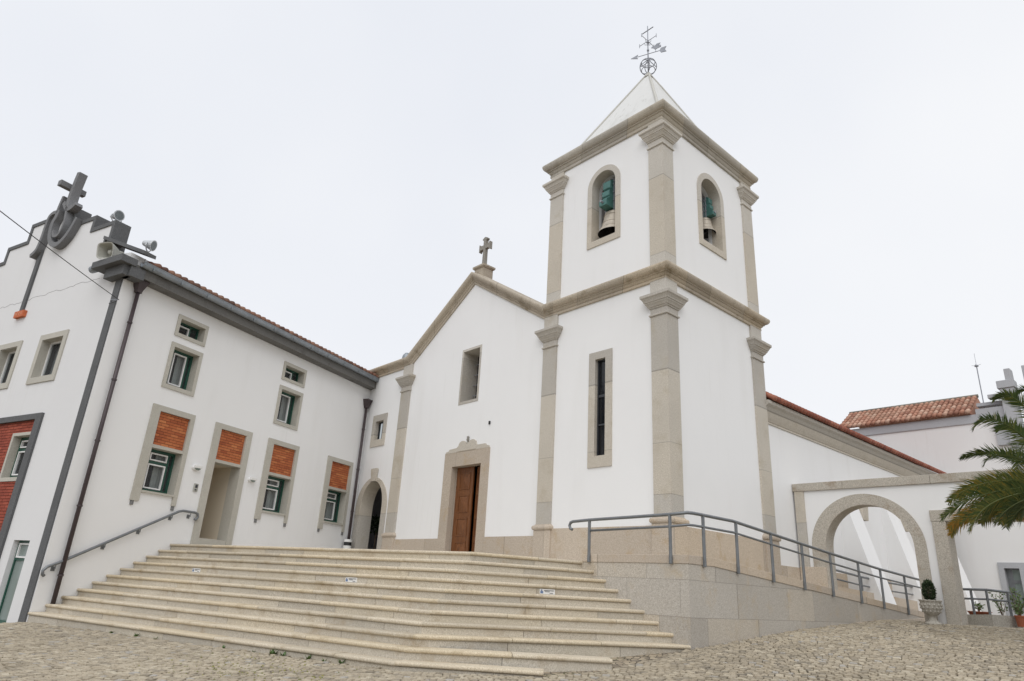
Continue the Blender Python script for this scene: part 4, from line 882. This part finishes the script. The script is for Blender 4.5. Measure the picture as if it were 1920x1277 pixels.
for RR in (rings, rg2):
    vs = []; [vs.extend(sqh(k, z_)) for k, z_ in RR]; b.add(vs, [(j*20+i, j*20+(i+1) % 20, (j+1)*20+(i+1) % 20, (j+1)*20+i) for j in range(len(RR)-1) for i in range(20)])
b.build('horn', 'horn', t, smooth=False); MB().lathe(c, [(0, .14), (.05, .13), (.08, .08), (.08, -.02)], 14, q).build('driver', 'horn', t); MB().tube([lp_, c], .025, 8).build('bracket', 'zinc', t)
for u, lb in ((7.43, 'white oval bulkhead lamp on the house wall above the intercom'), (5.32, 'white oval bulkhead lamp on the house wall right of the side door')):
    c = WG.p(u, 4.22, .0); t = thing('wall_lamp', c, lb, 'wall lamp', 'bulkhead lamps on the house wall'); q = WG.N.to_track_quat('Z', 'Y').to_matrix()
    def ov(k, d_): return [WG.p(u+.135*k*math.cos(2*math.pi*i/20), 4.22+.085*k*math.sin(2*math.pi*i/20), d_) for i in range(20)]
    b = MB(); vs = ov(1, 0)+ov(1, .05)+ov(.85, .09); b.add(vs, [(j*20+i, j*20+(i+1) % 20, j*20+20+(i+1) % 20, j*20+20+i) for j in range(2) for i in range(20)]); b.build('housing', 'paint', t)
    b = MB(); vs = ov(.85, .09)+ov(.55, .125)+ov(.02, .135); b.add(vs, [(j*20+i, j*20+(i+1) % 20, j*20+20+(i+1) % 20, j*20+20+i) for j in range(2) for i in range(20)]); b.build('glass', 'frosted', t)
    b = MB(); b.box(WG, u-.12, u+.12, 4.2, 4.3, .06, .14); b.build('hood', 'paint', t, bevel=.02)
t = thing('intercom', WG.p(7.3, 3.6, .02), 'small grey intercom panel on the house wall beside the side door', 'intercom')
MB().box(WG, 7.23, 7.37, 3.58, 3.80, 0, .04).build('case', 'horn', t, bevel=.01); b = MB(); b.box(WG, 7.26, 7.34, 3.68, 3.77, .041, .044); b.box(WG, 7.28, 7.34, 3.61, 3.64, .041, .05); b.build('keypad', 'darkalu', t)
# handrail on the house wall
hr = thing('wall_handrail', WG.p(9.2, 1.2, .08), 'grey steel handrail climbing the house wall beside the steps', 'handrail')
dh = .085
pts = [WG.p(10.86, 1.21, dh), WG.p(10.90, 1.24, dh), WG.p(10.92, 1.32, dh), WG.p(10.84, 1.41, dh), WG.p(10.6, 1.51, dh), WG.p(7.72, 2.985, dh), WG.p(7.6, 3.015, dh), WG.p(7.2, 3.015, dh), WG.p(7.10, 2.99, dh), WG.p(7.07, 2.91, dh), WG.p(7.12, 2.83, dh), WG.p(7.17, 2.84, dh)]
MB().tube(pts, .034, 10).build('rail', 'railing', hr, smooth=True)
for s_ in (10.66, 9.6, 8.75, 7.9, 7.33):
    z_ = 1.48+(10.66-s_)*.5116 if s_ > 7.6 else 3.0; b = MB(); b.box(WG, s_-.045, s_+.045, z_-.16, z_-.06, 0, .012); b.tube([WG.p(s_, z_-.11, .01), WG.p(s_, z_-.11, dh), WG.p(s_, z_-.02, dh)], .011, 6); b.build('bracket', 'railing', hr)
# cable strung to the house corner
c0_ = GB.p(-.15, 7.88, .06); c1_ = Vector((-13.3, .05, 7.1)); d_ = (c1_-c0_); pts = [c0_+d_*t_*1.6+Vector((0, 0, -.25*4*(t_*1.6/2)*(1-t_*1.6/2)*.3)) for t_ in [i/24 for i in range(25)]]
t = thing('overhead_cable', c0_, 'thin black cable strung from the corner of the house', 'cable')
MB().tube(pts, .009, 5).build('wire', 'cable', t); b = MB(); b.tube([GB.p(.28, 7.9, .02), GB.p(.1, 7.9, .12), c0_], .012, 6); b.tube([GB.p(.3, 7.86, .04), GB.p(.02, 7.9, .04)], .014, 6); b.build('bracket', 'iron', t)
# bin by the inner corner, potted tree inside the arch
p = WG.p(.47, 2.14, .25); t = thing('litter_bin', p, 'small white bin at the inner corner of the landing', 'bin')
b = MB(); b.lathe(p, [(0, 0), (.13, 0), (.14, .01), (.15, .50)], 18); b.lathe(p, [(.15, .62), (.155, .63), (.145, .71), (0, .73)], 18); b.build('bin_body', 'paint', t, smooth=False); MB().lathe(p, [(.135, .5), (.135, .62)], 18).build('bin_opening', 'black', t)
def leaves(b, c, rx, rz_, n, rl, seed, size=.05, shell=.55):
    q = random.Random(seed)
    for _ in range(n):
        v = Vector((q.gauss(0, 1), q.gauss(0, 1), q.gauss(0, 1))).normalized(); rr = shell+(1-shell)*q.random(); p = Vector(c)+Vector((v.x*rx*rr, v.y*rx*rr, v.z*rz_*rr))
        d = (v+Vector((q.gauss(0, .6), q.gauss(0, .6), q.gauss(.2, .6)))).normalized(); s = d.orthogonal().normalized(); s = Matrix.Rotation(q.uniform(0, 6.28), 3, d) @ s; l = size*q.uniform(.6, 1.3)
        b.add([p, p+d*l*.5+s*l*.28, p+d*l, p+d*l*.5-s*l*.28], [(0, 1, 2, 3)], min(1, max(0, q.gauss(.45, .25))))
    return b
p = Vector((-23.25, 14.15, 2.13)); t = thing('potted_tree', p, 'small dark ball-headed tree in a pale pot inside the arched doorway', 'potted tree')
MB().lathe(p, [(0, 0), (.2, 0), (.26, .1), (.28, .18), (.25, .18), (0, .16)], 18).build('pot', 'urn', t, smooth=True); MB().tube([p+Vector((0, 0, .15)), p+Vector((.02, 0, 1.2))], .02, 7).build('trunk', 'trunkm', t)
b = MB()
for k_, (dx, dz, r_) in enumerate(((0, 1.33, .25), (-.18, 1.28, .18), (.2, 1.43, .17), (.05, 1.58, .15), (-.1, 1.48, .15), (.2, 1.23, .14))): leaves(b, p+Vector((dx, .05*((k_ % 3)-1), dz)), r_, r_, 90, 0, k_, .11)
b.build('crown', 'leaf', t)

# ------------------------------------------------------------------ arched yard wall
aw = thing('arched_wall', (-6, 19.5, 1.3), 'white yard wall with granite coping, round arch and gate opening right of the tower', 'wall')
ARC = (-8.34, -6.13); AT = 4.17; AO = (-8.72, -5.86); AOT = 4.46
hole = archloop(ARC[0], ARC[1], 1.0, AT, 32); gate = rect(-5.36, -2.2, 1.0, 3.68)
b = MB(); wl = rect(-9.1, 3.0, .8, 4.62); b.poly(AW, wl, [hole, gate]); b.poly(AW, wl, [hole, gate], -.42); b.band(AW, wl, 0, -.42); b.band(AW, gate, 0, -.42); b.build('wall', 'white', aw)
MB().ring(AW, archloop(AO[0], AO[1], 1.0, AOT, 36, 1.40), hole, -.01, .04, -.45).build('arch_ring', 'gatestone', aw)
b = MB(); xx = [-9.14, -7.72, -5.55, -3.8, -1.6, .6, 3.1]
for a_, c_ in zip(xx, xx[1:]): b.box(AW, a_+.003, c_-.003, 4.62, 4.84, -.47, .06)
b.build('coping', 'gatestone', aw, bevel=.008)
MB().box(AW, -9.1, -8.83, .9, 4.615, -.01, .045).build('end_pilaster', 'stone', aw)
b = MB(); b.box(AW, -9.1, -8.38, .9, 2.56, -.43, .075); b.build('arch_plinth', 'plinth', aw, bevel=.008)
b = MB(); b.box(AW, -5.66, -5.355, .9, 3.685, -.46, .06); b.build('gate_jamb', 'gatestone', aw, bevel=.01)
b = MB(); b.box(AW, -2.2, -1.9, .9, 3.685, -.46, .06); b.build('gate_jamb', 'gatestone', aw, bevel=.01)
b = MB(); b.box(AW, -5.68, -4.1, 3.69, 3.96, -.46, .065); b.box(AW, -4.095, -1.88, 3.69, 3.96, -.46, .065); b.build('gate_lintel', 'gatestone', aw, bevel=.01)
# sloping white buttresses of the nave behind the arch
BL = ['sloping white buttress seen through the arch, nearest the tower', 'second sloping white buttress seen through the arch', 'sloping white buttress glimpsed beside the gate jamb']
for k_, (y0, y1) in enumerate(((22.35, 23.3), (25.9, 26.95), (30.9, 32.0))):
    zt = 5.35; b = MB(); fr = Fr((0, y0, 0), (1, 0, 0), (0, -1, 0)); b.prism(fr, [(-9.2, .9), (-7.95, .9), (-8.05, 1.4), (-9.10, zt), (-9.2, zt)], 0, -(y1-y0)); o = b.build('buttress', 'white', ch)
    b = MB(); fr = Fr((0, y1+.01, 0), (1, 0, 0), (0, -1, 0)); b.prism(fr, [(-9.2, 4.25), (-8.80, 4.25), (-8.72, 5.42), (-9.2, 5.42)], -.003, -.42); b.build('corbel', 'stone', o)
# low railing and kerb beyond the gate
railing('garden_railing', 'low grey steel railing beyond the gate jamb beside the potted plants', [(-5.9, 20.6, 2.16), (-5.07, 20.6, 2.17), (-4.78, 21.3, 2.15)], [((-5.42, 20.6, 2.16), (-5.42, 20.6, 1.4)), ((-5.09, 20.6, 2.17), (-5.09, 20.6, 1.4)), ((-4.80, 21.25, 2.15), (-4.80, 21.25, 1.4))], 0, mid=.22, pr=.03)
b = MB(); b.hexa([(-6.0, 20.55, 1.1), (-5.05, 20.55, 1.1), (-5.05, 20.75, 1.1), (-6.0, 20.75, 1.1), (-6.0, 20.55, 1.55), (-5.05, 20.55, 1.6), (-5.05, 20.75, 1.6), (-6.0, 20.75, 1.55)]); b.hexa([(-5.048, 20.55, 1.1), (-4.66, 21.5, 1.1), (-4.86, 21.55, 1.1), (-5.25, 20.75, 1.1), (-5.048, 20.55, 1.6), (-4.66, 21.5, 1.6), (-4.86, 21.55, 1.6), (-5.25, 20.75, 1.6)])
tag(b.build('kerb_wall', 'urn'), 'low pale kerb wall carrying the garden railing beyond the gate', 'kerb')

# urn with a clipped shrub in front of the arch pier
p = Vector((-5.86, 18.95, gh(0, 18.95)-.01)); t = thing('stone_urn', p, 'pale carved stone urn standing in front of the arch pier', 'urn')
wob = lambda a_, z_: (1+.03*math.cos(14*a_) if z_ > .3 else 1, .012*abs(math.cos(7*a_)) if z_ > .5 else 0)
MB().lathe(p, [(r_*.9, z_*.96) for r_, z_ in [(0, 0), (.2, 0), (.2, .035), (.15, .06), (.10, .1), (.085, .17), (.10, .20), (.13, .215), (.19, .27), (.235, .37), (.245, .47), (.24, .515), (.265, .53), (.275, .555), (.25, .56), (.2, .5), (0, .48)]], 84, wob=wob).build('bowl', 'urn', t, smooth=True)
b = MB()
for i in range(14):
    a_ = 2*math.pi*i/14
    for (rz0, rr) in ((.29, .185), (.365, .216), (.43, .226)):
        c_ = p+Vector((math.cos(a_+rz0*3)*rr, math.sin(a_+rz0*3)*rr, rz0)); b.lathe(c_, [(0, -.03), (.02, -.012), (.022, .012), (0, .035)], 6)
b.build('carving', 'urn', t, smooth=True)
t2 = thing('clipped_shrub', p+Vector((0, 0, .5)), 'dark egg-shaped clipped shrub growing in the stone urn', 'shrub')
leaves(MB(), p+Vector((0, 0, .74)), .125, .25, 1900, 0, 3, .045, .7).build('foliage', 'leaf', t2)
MB().tube([p+Vector((-.02, 0, .48)), p+Vector((-.02, 0, .8))], .02, 6).build('stem', 'trunkm', t2)

# plants beyond the gate
def bush(x, y, z_, h, wd, n, label, seed, mm='grass', pot=None):
    p = Vector((x, y, z_)); t = thing('garden_plant', p, label, 'plant', 'plants beyond the gate'); q = random.Random(seed); b = MB(); s = MB()
    for _ in range(7):
        a_ = q.uniform(0, 6.28); tip = p+Vector((math.cos(a_)*wd*q.uniform(.2, 1), math.sin(a_)*wd*q.uniform(.2, 1), h*q.uniform(.6, 1))); s.tube([p, (p+tip)/2+Vector((0, 0, h*.12)), tip], [.008, .006, .003], 5)
        for k_ in range(n//7):
            f = q.uniform(.25, 1); c_ = p+(tip-p)*f; d = Vector((q.gauss(0, 1), q.gauss(0, 1), q.gauss(.4, .7))).normalized(); s2 = d.orthogonal().normalized(); l = q.uniform(.04, .09); b.add([c_, c_+d*l*.5+s2*l*.25, c_+d*l, c_+d*l*.5-s2*l*.25], [(0, 1, 2, 3)], q.random())
    s.build('stem', 'trunkm', t); b.build('foliage', mm, t)
def potobj(x, y, z_, r_, h, mm, label):
    tag(MB().lathe((x, y, z_), [(0, 0), (r_*.75, 0), (r_*.95, h*.85), (r_*1.08, h*.86), (r_*1.08, h), (r_*.9, h), (r_*.85, h*.85), (0, h*.85)], 20).build('plant_pot', mm, smooth=False), label, 'pot')
potobj(-5.42, 21.0, 1.56, .26, .10, 'terracotta', 'wide terracotta bowl with a low plant behind the garden railing'); bush(-5.42, 21.0, 1.64, .28, .18, 70, 'low green plant in the wide terracotta bowl', 1)
bush(-5.05, 21.5, 1.55, .75, .25, 110, 'loose leafy plant behind the middle post of the garden railing', 2); bush(-4.8, 22.0, 1.5, .8, .35, 260, 'bushy plant at the end of the garden railing under the window', 3)
potobj(-4.62, 21.2, 1.36, .11, .26, 'terracotta', 'small terracotta pot at the foot of the garden railing'); bush(-4.62, 21.2, 1.58, .3, .16, 90, 'green plant in the small terracotta pot', 4)
potobj(-4.3, 21.6, 1.36, .2, .3, 'black', 'black plastic pot beside the small terracotta pot'); bush(-4.3, 21.6, 1.6, .4, .25, 160, 'dark bushy plant in the black plastic pot', 5, 'leaf')

# ------------------------------------------------------------------ far building
fb = thing('far_building', (-9, 36, 1.4), 'pale building with red tiled roof and grey eaves band behind the yard wall', 'house')
wb = rect(-7.63, -7.12, 1.95, 3.42)
b = MB(); b.poly(BG, [(-13.6, .9), (-6.6, .9), (-6.6, 9.75), (-13.6, 9.75)], [wb]); b.add([(-6.6, 34, .9), (-5.6, 44, .9), (-5.6, 44, 9.6), (-6.6, 34, 9.6)], [(0, 1, 2, 3)]); b.add([(-13.6, 34, .9), (-13.6, 44, .9), (-13.6, 44, 9.7), (-13.6, 34, 9.7)], [(0, 1, 2, 3)]); b.build('wall', 'bgwall', fb)
b = MB(); b.box(BG, -13.65, -7.6, 9.42, 9.80, -.3, .05); b.box(BG, -7.598, -6.55, 9.55, 10.02, -.3, .06); b.build('eaves_band', 'bggrey', fb)
b = MB(); nb = 26; rt = random.Random(12); x0, x1 = -13.45, -7.78; y0, y1 = 33.85, 35.6; zz0, zz1 = 9.86, 10.98
sl_ = b; ro = MB(); ro.add([(x0, y0, zz0-.02), (x1, y0, zz0-.02), (x1, y1, zz1-.02), (x0, y1, zz1-.02), (x1, 38, 9.7), (x0, 38, 9.7)], [(0, 1, 2, 3), (3, 2, 4, 5)]); ro.add([(x1, y0, zz0-.03), (x1, y1, zz1-.03), (x1, 38, 9.65)], [(0, 1, 2)]); rfo = ro.build('roof', 'redtile', fb)
for i in range(nb):
    x = x0+.1+(x1-x0-.2)*i/(nb-1)
    for k_ in range(6):
        f0, f1 = k_/6, (k_+1.18)/6; f1 = min(f1, 1.02); tt = min(1, max(0, rt.gauss(.5, .28)))
        b.tube([(x, y0-.06+(y1-y0)*f0, zz0+(zz1-zz0)*f0+.05), (x, y0+(y1-y0)*f1, zz0+(zz1-zz0)*f1+.015)], [.10, .085], 8, tint=tt)
b.build('roof_tiles', 'redtile', rfo, smooth=True)
b = MB(); b.tube([(x0-.03, y1, zz1+.06), (x1+.03, y1, zz1+.06)], .085, 8); b.build('ridge_tiles', plain('mossy_ridge', (.19, .17, .14), .9, 0, .4, 8), rfo, smooth=True)
for q_ in ((-14.5, -13.4, 9.95, 10.1, -1.2, -.4), (-7.6, -6.6, 10.22, 10.36, -1.2, -.3), (-6.98, -6.84, 10.02, 10.22, -.9, -.5)): MB().box(BG, *q_).build('roof_slab', 'bggrey', fb)
# stepped gable end with a blocky cross, seen past the palm
b = MB(); b.box(BG, -6.55, -6.05, 8.4, 10.75, -.35, .2); b.box(BG, -6.62, -6.0, 10.75, 11.08, -.35, .25); b.box(BG, -6.28, -6.06, 11.08, 11.58, -.3, .2); b.box(BG, -7.05, -6.552, 10.42, 10.58, -.3, .1); b.box(BG, -5.9, -4.2, 8.2, 10.2, -.5, -.3); b.box(BG, -5.72, -5.45, 10.2, 11.75, -.5, -.28); b.box(BG, -7.0, -6.552, 8.35, 9.5, -.1, .12)
b.build('stepped_gable', 'bggrey', fb, bevel=.01)
MB().tube([BG.p(-6.35, 1.5, .1), BG.p(-6.35, 8.4, .1)], .06, 8).build('downpipe', 'bggrey', fb); b = MB(); b.box(BG, -6.2, -5.2, 1.2, 8.2, -.4, .02); b.build('end_wall', 'bgwall', fb); MB().box(BG, -6.15, -5.3, 4.6, 5.4, .02, .06).build('wall_box', 'bggrey', fb)
o = MB().ring(BG, rect(-7.83, -6.92, 1.5, 3.64), wb, -.01, .06, -.25).build('window', 'bggrey', fb, bevel=.01)
b = MB(); b.ring(BG, wb, rect(-7.58, -7.17, 2.0, 3.37), -.24, -.18); b.box(BG, -7.58, -7.17, 2.85, 2.98, -.24, -.18); b.box(BG, -7.58, -7.42, 2.0, 3.37, -.23, -.19); b.build('frame', 'railing', o); MB().poly(BG, wb, (), -.21).build('pane', 'frosted', o); MB().box(BG, -7.7, -7.05, 1.86, 1.95, -.2, .1).build('sill', 'bggrey', o); MB().box(BG, -7.9, -6.9, 1.8, 3.6, -.8, -.5).build('curtain', 'curtain', o)
t = thing('antenna_mast', (-7.4, 34.6, 10), 'thin grey lightning mast behind the far tiled roof', 'mast')
MB().tube([(-7.38, 34.6, 9.9), (-7.38, 34.6, 12.2)], .022, 8).build('pole', 'iron', t); b = MB(); b.tube([(-7.38, 34.6, 12.2), (-7.38, 34.6, 12.75)], .008, 5); b.lathe((-7.38, 34.6, 12.15), [(0, -.05), (.08, -.03), (.08, .03), (0, .05)], 10)
for a_ in range(4): b.tube([(-7.38, 34.6, 12.15), (-7.38+.18*math.cos(a_*1.57), 34.6+.18*math.sin(a_*1.57), 12.2)], .008, 5)
b.build('rod', 'iron', t)

# ------------------------------------------------------------------ palm
PALM = Vector((-2.54, 16.56, 3.94))
pl_ = thing('palm_tree', (PALM.x, PALM.y, gh(PALM.x, PALM.y)), 'green palm with arching fronds in front of the yard wall', 'palm tree')
b = MB(); gz = gh(PALM.x, PALM.y); pts = [Vector((PALM.x, PALM.y, gz-.1+(PALM.z+.05-gz)*i/14)) for i in range(15)]; b.tube(pts, [.30+.025*(i % 2) for i in range(14)]+[.2], 14)
for i in range(60):
    a_ = i*2.4; z_ = gz+.3+(PALM.z-gz-.4)*i/60; c_ = Vector((PALM.x+.3*math.cos(a_), PALM.y+.3*math.sin(a_), z_)); b.cbox(c_, .14, .14, .2, Matrix.Rotation(a_, 3, 'Z') @ Matrix.Rotation(.4, 3, 'Y'))
b.build('trunk', 'trunkm', pl_)
def frond(P0, P1, P2, P3, seed, old=0.0, ll=.46, n=92, roll=.5):
    q = random.Random(seed); P0, P1, P2, P3 = map(Vector, (P0, P1, P2, P3)); b = MB()
    bz = lambda t_: P0*(1-t_)**3+P1*3*t_*(1-t_)**2+P2*3*t_*t_*(1-t_)+P3*t_**3
    b.tube([bz(i/16) for i in range(17)], [.022*(1-i/18) for i in range(17)], 6, tint=.45+.4*old)
    for i in range(n):
        t_ = .16+.84*i/(n-1); c = bz(t_); T = (bz(min(1, t_+.02))-bz(max(0, t_-.02))).normalized(); S = T.cross(Vector((0, 0, 1))).normalized(); Nn = S.cross(T); S, Nn = S*math.cos(roll)-Nn*math.sin(roll), Nn*math.cos(roll)+S*math.sin(roll)
        l = ll*(math.sin(math.pi*min(1, .22+.75*t_))**.6)*q.uniform(.7, 1.15)
        for sd in (-1, 1):
            D = (T*(.55+.5*t_)+S*sd*q.uniform(.6, 1.0)+Nn*q.uniform(.05, .55)).normalized(); W = D.cross(Nn).normalized()*.0095; dr = Vector((0, 0, -1))*l*q.uniform(.10, .30)
            tn = min(1, max(0, q.gauss(.34, .14)+old*q.uniform(.5, 1.1)))
            b.add([c-W*.6, c+W*.6, c+D*l*.45+W+dr*.25, c+D*l*.45-W+dr*.25, c+D*l+dr], [(0, 1, 2, 3), (3, 2, 4)], tn)
    b.build('frond', 'frond', pl_)
frond((-2.45, 16.13, 4.03), (-2.46, 15.42, 5.3), (-2.71, 14.94, 5.65), (-3.01, 14.89, 5.41), 1, 0, 0.3, roll=0.50)
frond((-2.57, 16.9, 4.15), (-2.47, 16.77, 5.74), (-2.69, 16.77, 6.17), (-2.97, 16.73, 5.95), 2, 0, 0.3, roll=0.40)
frond((-2.49, 16.39, 4.07), (-2.73, 15.12, 4.99), (-3.06, 14.34, 5.15), (-3.25, 14.19, 4.74), 3, 0, 0.33, roll=0.60)
frond((-2.59, 17.03, 4.17), (-2.91, 16.63, 5.1), (-3.13, 16.53, 5.42), (-3.4, 16.52, 5.17), 4, 0.05, 0.28, roll=0.50)
frond((-2.52, 16.53, 4.07), (-2.97, 15.71, 4.62), (-3.45, 15.33, 4.6), (-3.78, 15.22, 4.42), 5, 0, 0.3, roll=0.50)
frond((-2.46, 16.14, 4.01), (-2.81, 15.03, 4.43), (-3.13, 14.36, 4.4), (-3.22, 14.27, 4.07), 6, 0, 0.28, roll=0.50)
frond((-2.52, 16.53, 4.04), (-3.14, 15.66, 4.06), (-3.63, 14.99, 3.98), (-4.0, 14.81, 3.55), 7, 0.3, 0.4, roll=0.95)
frond((-2.61, 17.05, 4.09), (-3.26, 16.55, 4.23), (-3.77, 16.33, 4.18), (-4.18, 16.23, 3.81), 8, 0.22, 0.4, roll=0.95)
frond((-2.49, 16.29, 3.96), (-3.18, 15.11, 3.81), (-3.58, 14.44, 3.63), (-3.93, 13.98, 3.16), 9, 0.1, 0.4, roll=0.95)
frond((-2.46, 16.04, 3.89), (-3.07, 14.69, 3.63), (-3.32, 14.03, 3.44), (-3.48, 13.81, 2.93), 10, 0.2, 0.4, roll=0.95)
frond((-2.58, 16.82, 3.98), (-3.48, 16.22, 3.8), (-3.99, 15.93, 3.58), (-4.37, 15.89, 3.17), 11, 0.6, 0.36, roll=0.95)
frond((-2.6, 16.95, 4.0), (-3.57, 16.33, 3.71), (-4.13, 15.98, 3.49), (-4.41, 16.06, 3.06), 12, 0.5, 0.3, roll=0.95)
frond((-2.56, 16.69, 3.96), (-3.19, 16.25, 3.76), (-3.52, 16.09, 3.68), (-3.85, 16.09, 3.28), 13, 0.15, 0.38, roll=0.95)
frond((-2.49, 16.18, 3.87), (-2.78, 15.18, 3.63), (-3.02, 14.52, 3.47), (-3.19, 14.22, 3.08), 14, 0.05, 0.38, roll=0.95)
frond((-2.53, 16.44, 3.9), (-2.84, 15.91, 3.65), (-3.07, 15.54, 3.55), (-3.24, 15.39, 3.2), 15, 0.0, 0.38, roll=0.95)
frond((-2.49, 16.18, 3.87), (-2.63, 15.2, 3.6), (-2.77, 14.64, 3.47), (-2.86, 14.41, 3.11), 16, 0.05, 0.38, roll=0.95)
frond((-2.59, 16.93, 4.05), (-3.18, 16.88, 4.11), (-3.6, 16.9, 4.08), (-3.97, 16.87, 3.97), 17, 0.2, 0.38, roll=0.95)
frond((-2.54, 16.56, 3.96), (-2.89, 16.4, 3.93), (-3.2, 16.35, 3.82), (-3.38, 16.61, 3.41), 40, 0.5, 0.4, roll=0.71)
frond((-2.54, 16.56, 3.96), (-2.87, 16.29, 3.93), (-3.21, 15.96, 3.99), (-3.53, 16.1, 3.26), 41, 0.35, 0.4, roll=1.09)
frond((-2.54, 16.56, 3.96), (-2.81, 15.98, 3.92), (-3.16, 15.35, 3.8), (-3.34, 14.98, 3.57), 42, 0.2, 0.4, roll=1.11)
frond((-2.54, 16.56, 3.96), (-2.85, 16.35, 4.11), (-3.11, 16.43, 3.87), (-3.13, 16.72, 3.73), 43, 0.2, 0.4, roll=0.76)
frond((-2.54, 16.56, 3.96), (-2.89, 16.39, 3.93), (-2.93, 16.49, 4.03), (-2.84, 16.93, 3.82), 44, 0.2, 0.4, roll=0.83)
frond((-2.54, 16.56, 3.96), (-2.84, 16.27, 4.08), (-2.98, 16.42, 3.74), (-2.88, 16.77, 3.51), 45, 0.2, 0.4, roll=1.13)
frond((-2.54, 16.56, 3.96), (-2.8, 16.03, 4.05), (-2.87, 15.82, 3.94), (-2.81, 15.92, 3.54), 46, 0.1, 0.4, roll=0.85)
frond((-2.54, 16.56, 3.96), (-2.85, 16.24, 3.96), (-2.97, 16.11, 4.02), (-3.03, 16.4, 3.46), 47, 0.3, 0.4, roll=1.07)
frond((-2.54, 16.56, 3.96), (-2.84, 16.15, 3.95), (-3.15, 15.72, 3.98), (-3.36, 15.65, 3.54), 48, 0.1, 0.4, roll=1.13)
frond((-2.54, 16.56, 3.96), (-2.83, 16.19, 4.02), (-3.27, 15.77, 3.88), (-3.55, 15.65, 3.5), 49, 0.1, 0.4, roll=0.90)
frond((-2.54, 16.56, 3.96), (-2.87, 16.47, 4.13), (-3.16, 16.59, 4.03), (-3.33, 17.06, 3.52), 50, 0.35, 0.4, roll=0.85)
frond((-2.54, 16.56, 3.96), (-2.85, 16.34, 4.11), (-3.37, 16.14, 3.8), (-3.68, 16.16, 3.5), 51, 0.3, 0.4, roll=1.09)
frond((-2.54, 16.56, 3.96), (-2.77, 15.84, 3.98), (-3.33, 14.92, 3.69), (-3.74, 14.32, 3.1), 52, 0.2, 0.4, roll=0.85)
q = random.Random(44)
for i in range(16):                                   # the fronds on the far and right-hand sides
    a_ = R(-50)+R(180)*i/15; l = q.uniform(2.0, 2.7); e_ = q.uniform(-.1, 1.1); d = Vector((math.cos(a_), math.sin(a_), 0))
    frond(PALM+d*.1, PALM+d*l*.4+Vector((0, 0, l*(.25+.45*e_))), PALM+d*l*.8+Vector((0, 0, l*(.1+.5*e_))), PALM+d*l+Vector((0, 0, l*(-.35+.5*e_))), 100+i, .35 if e_ < .1 else 0)
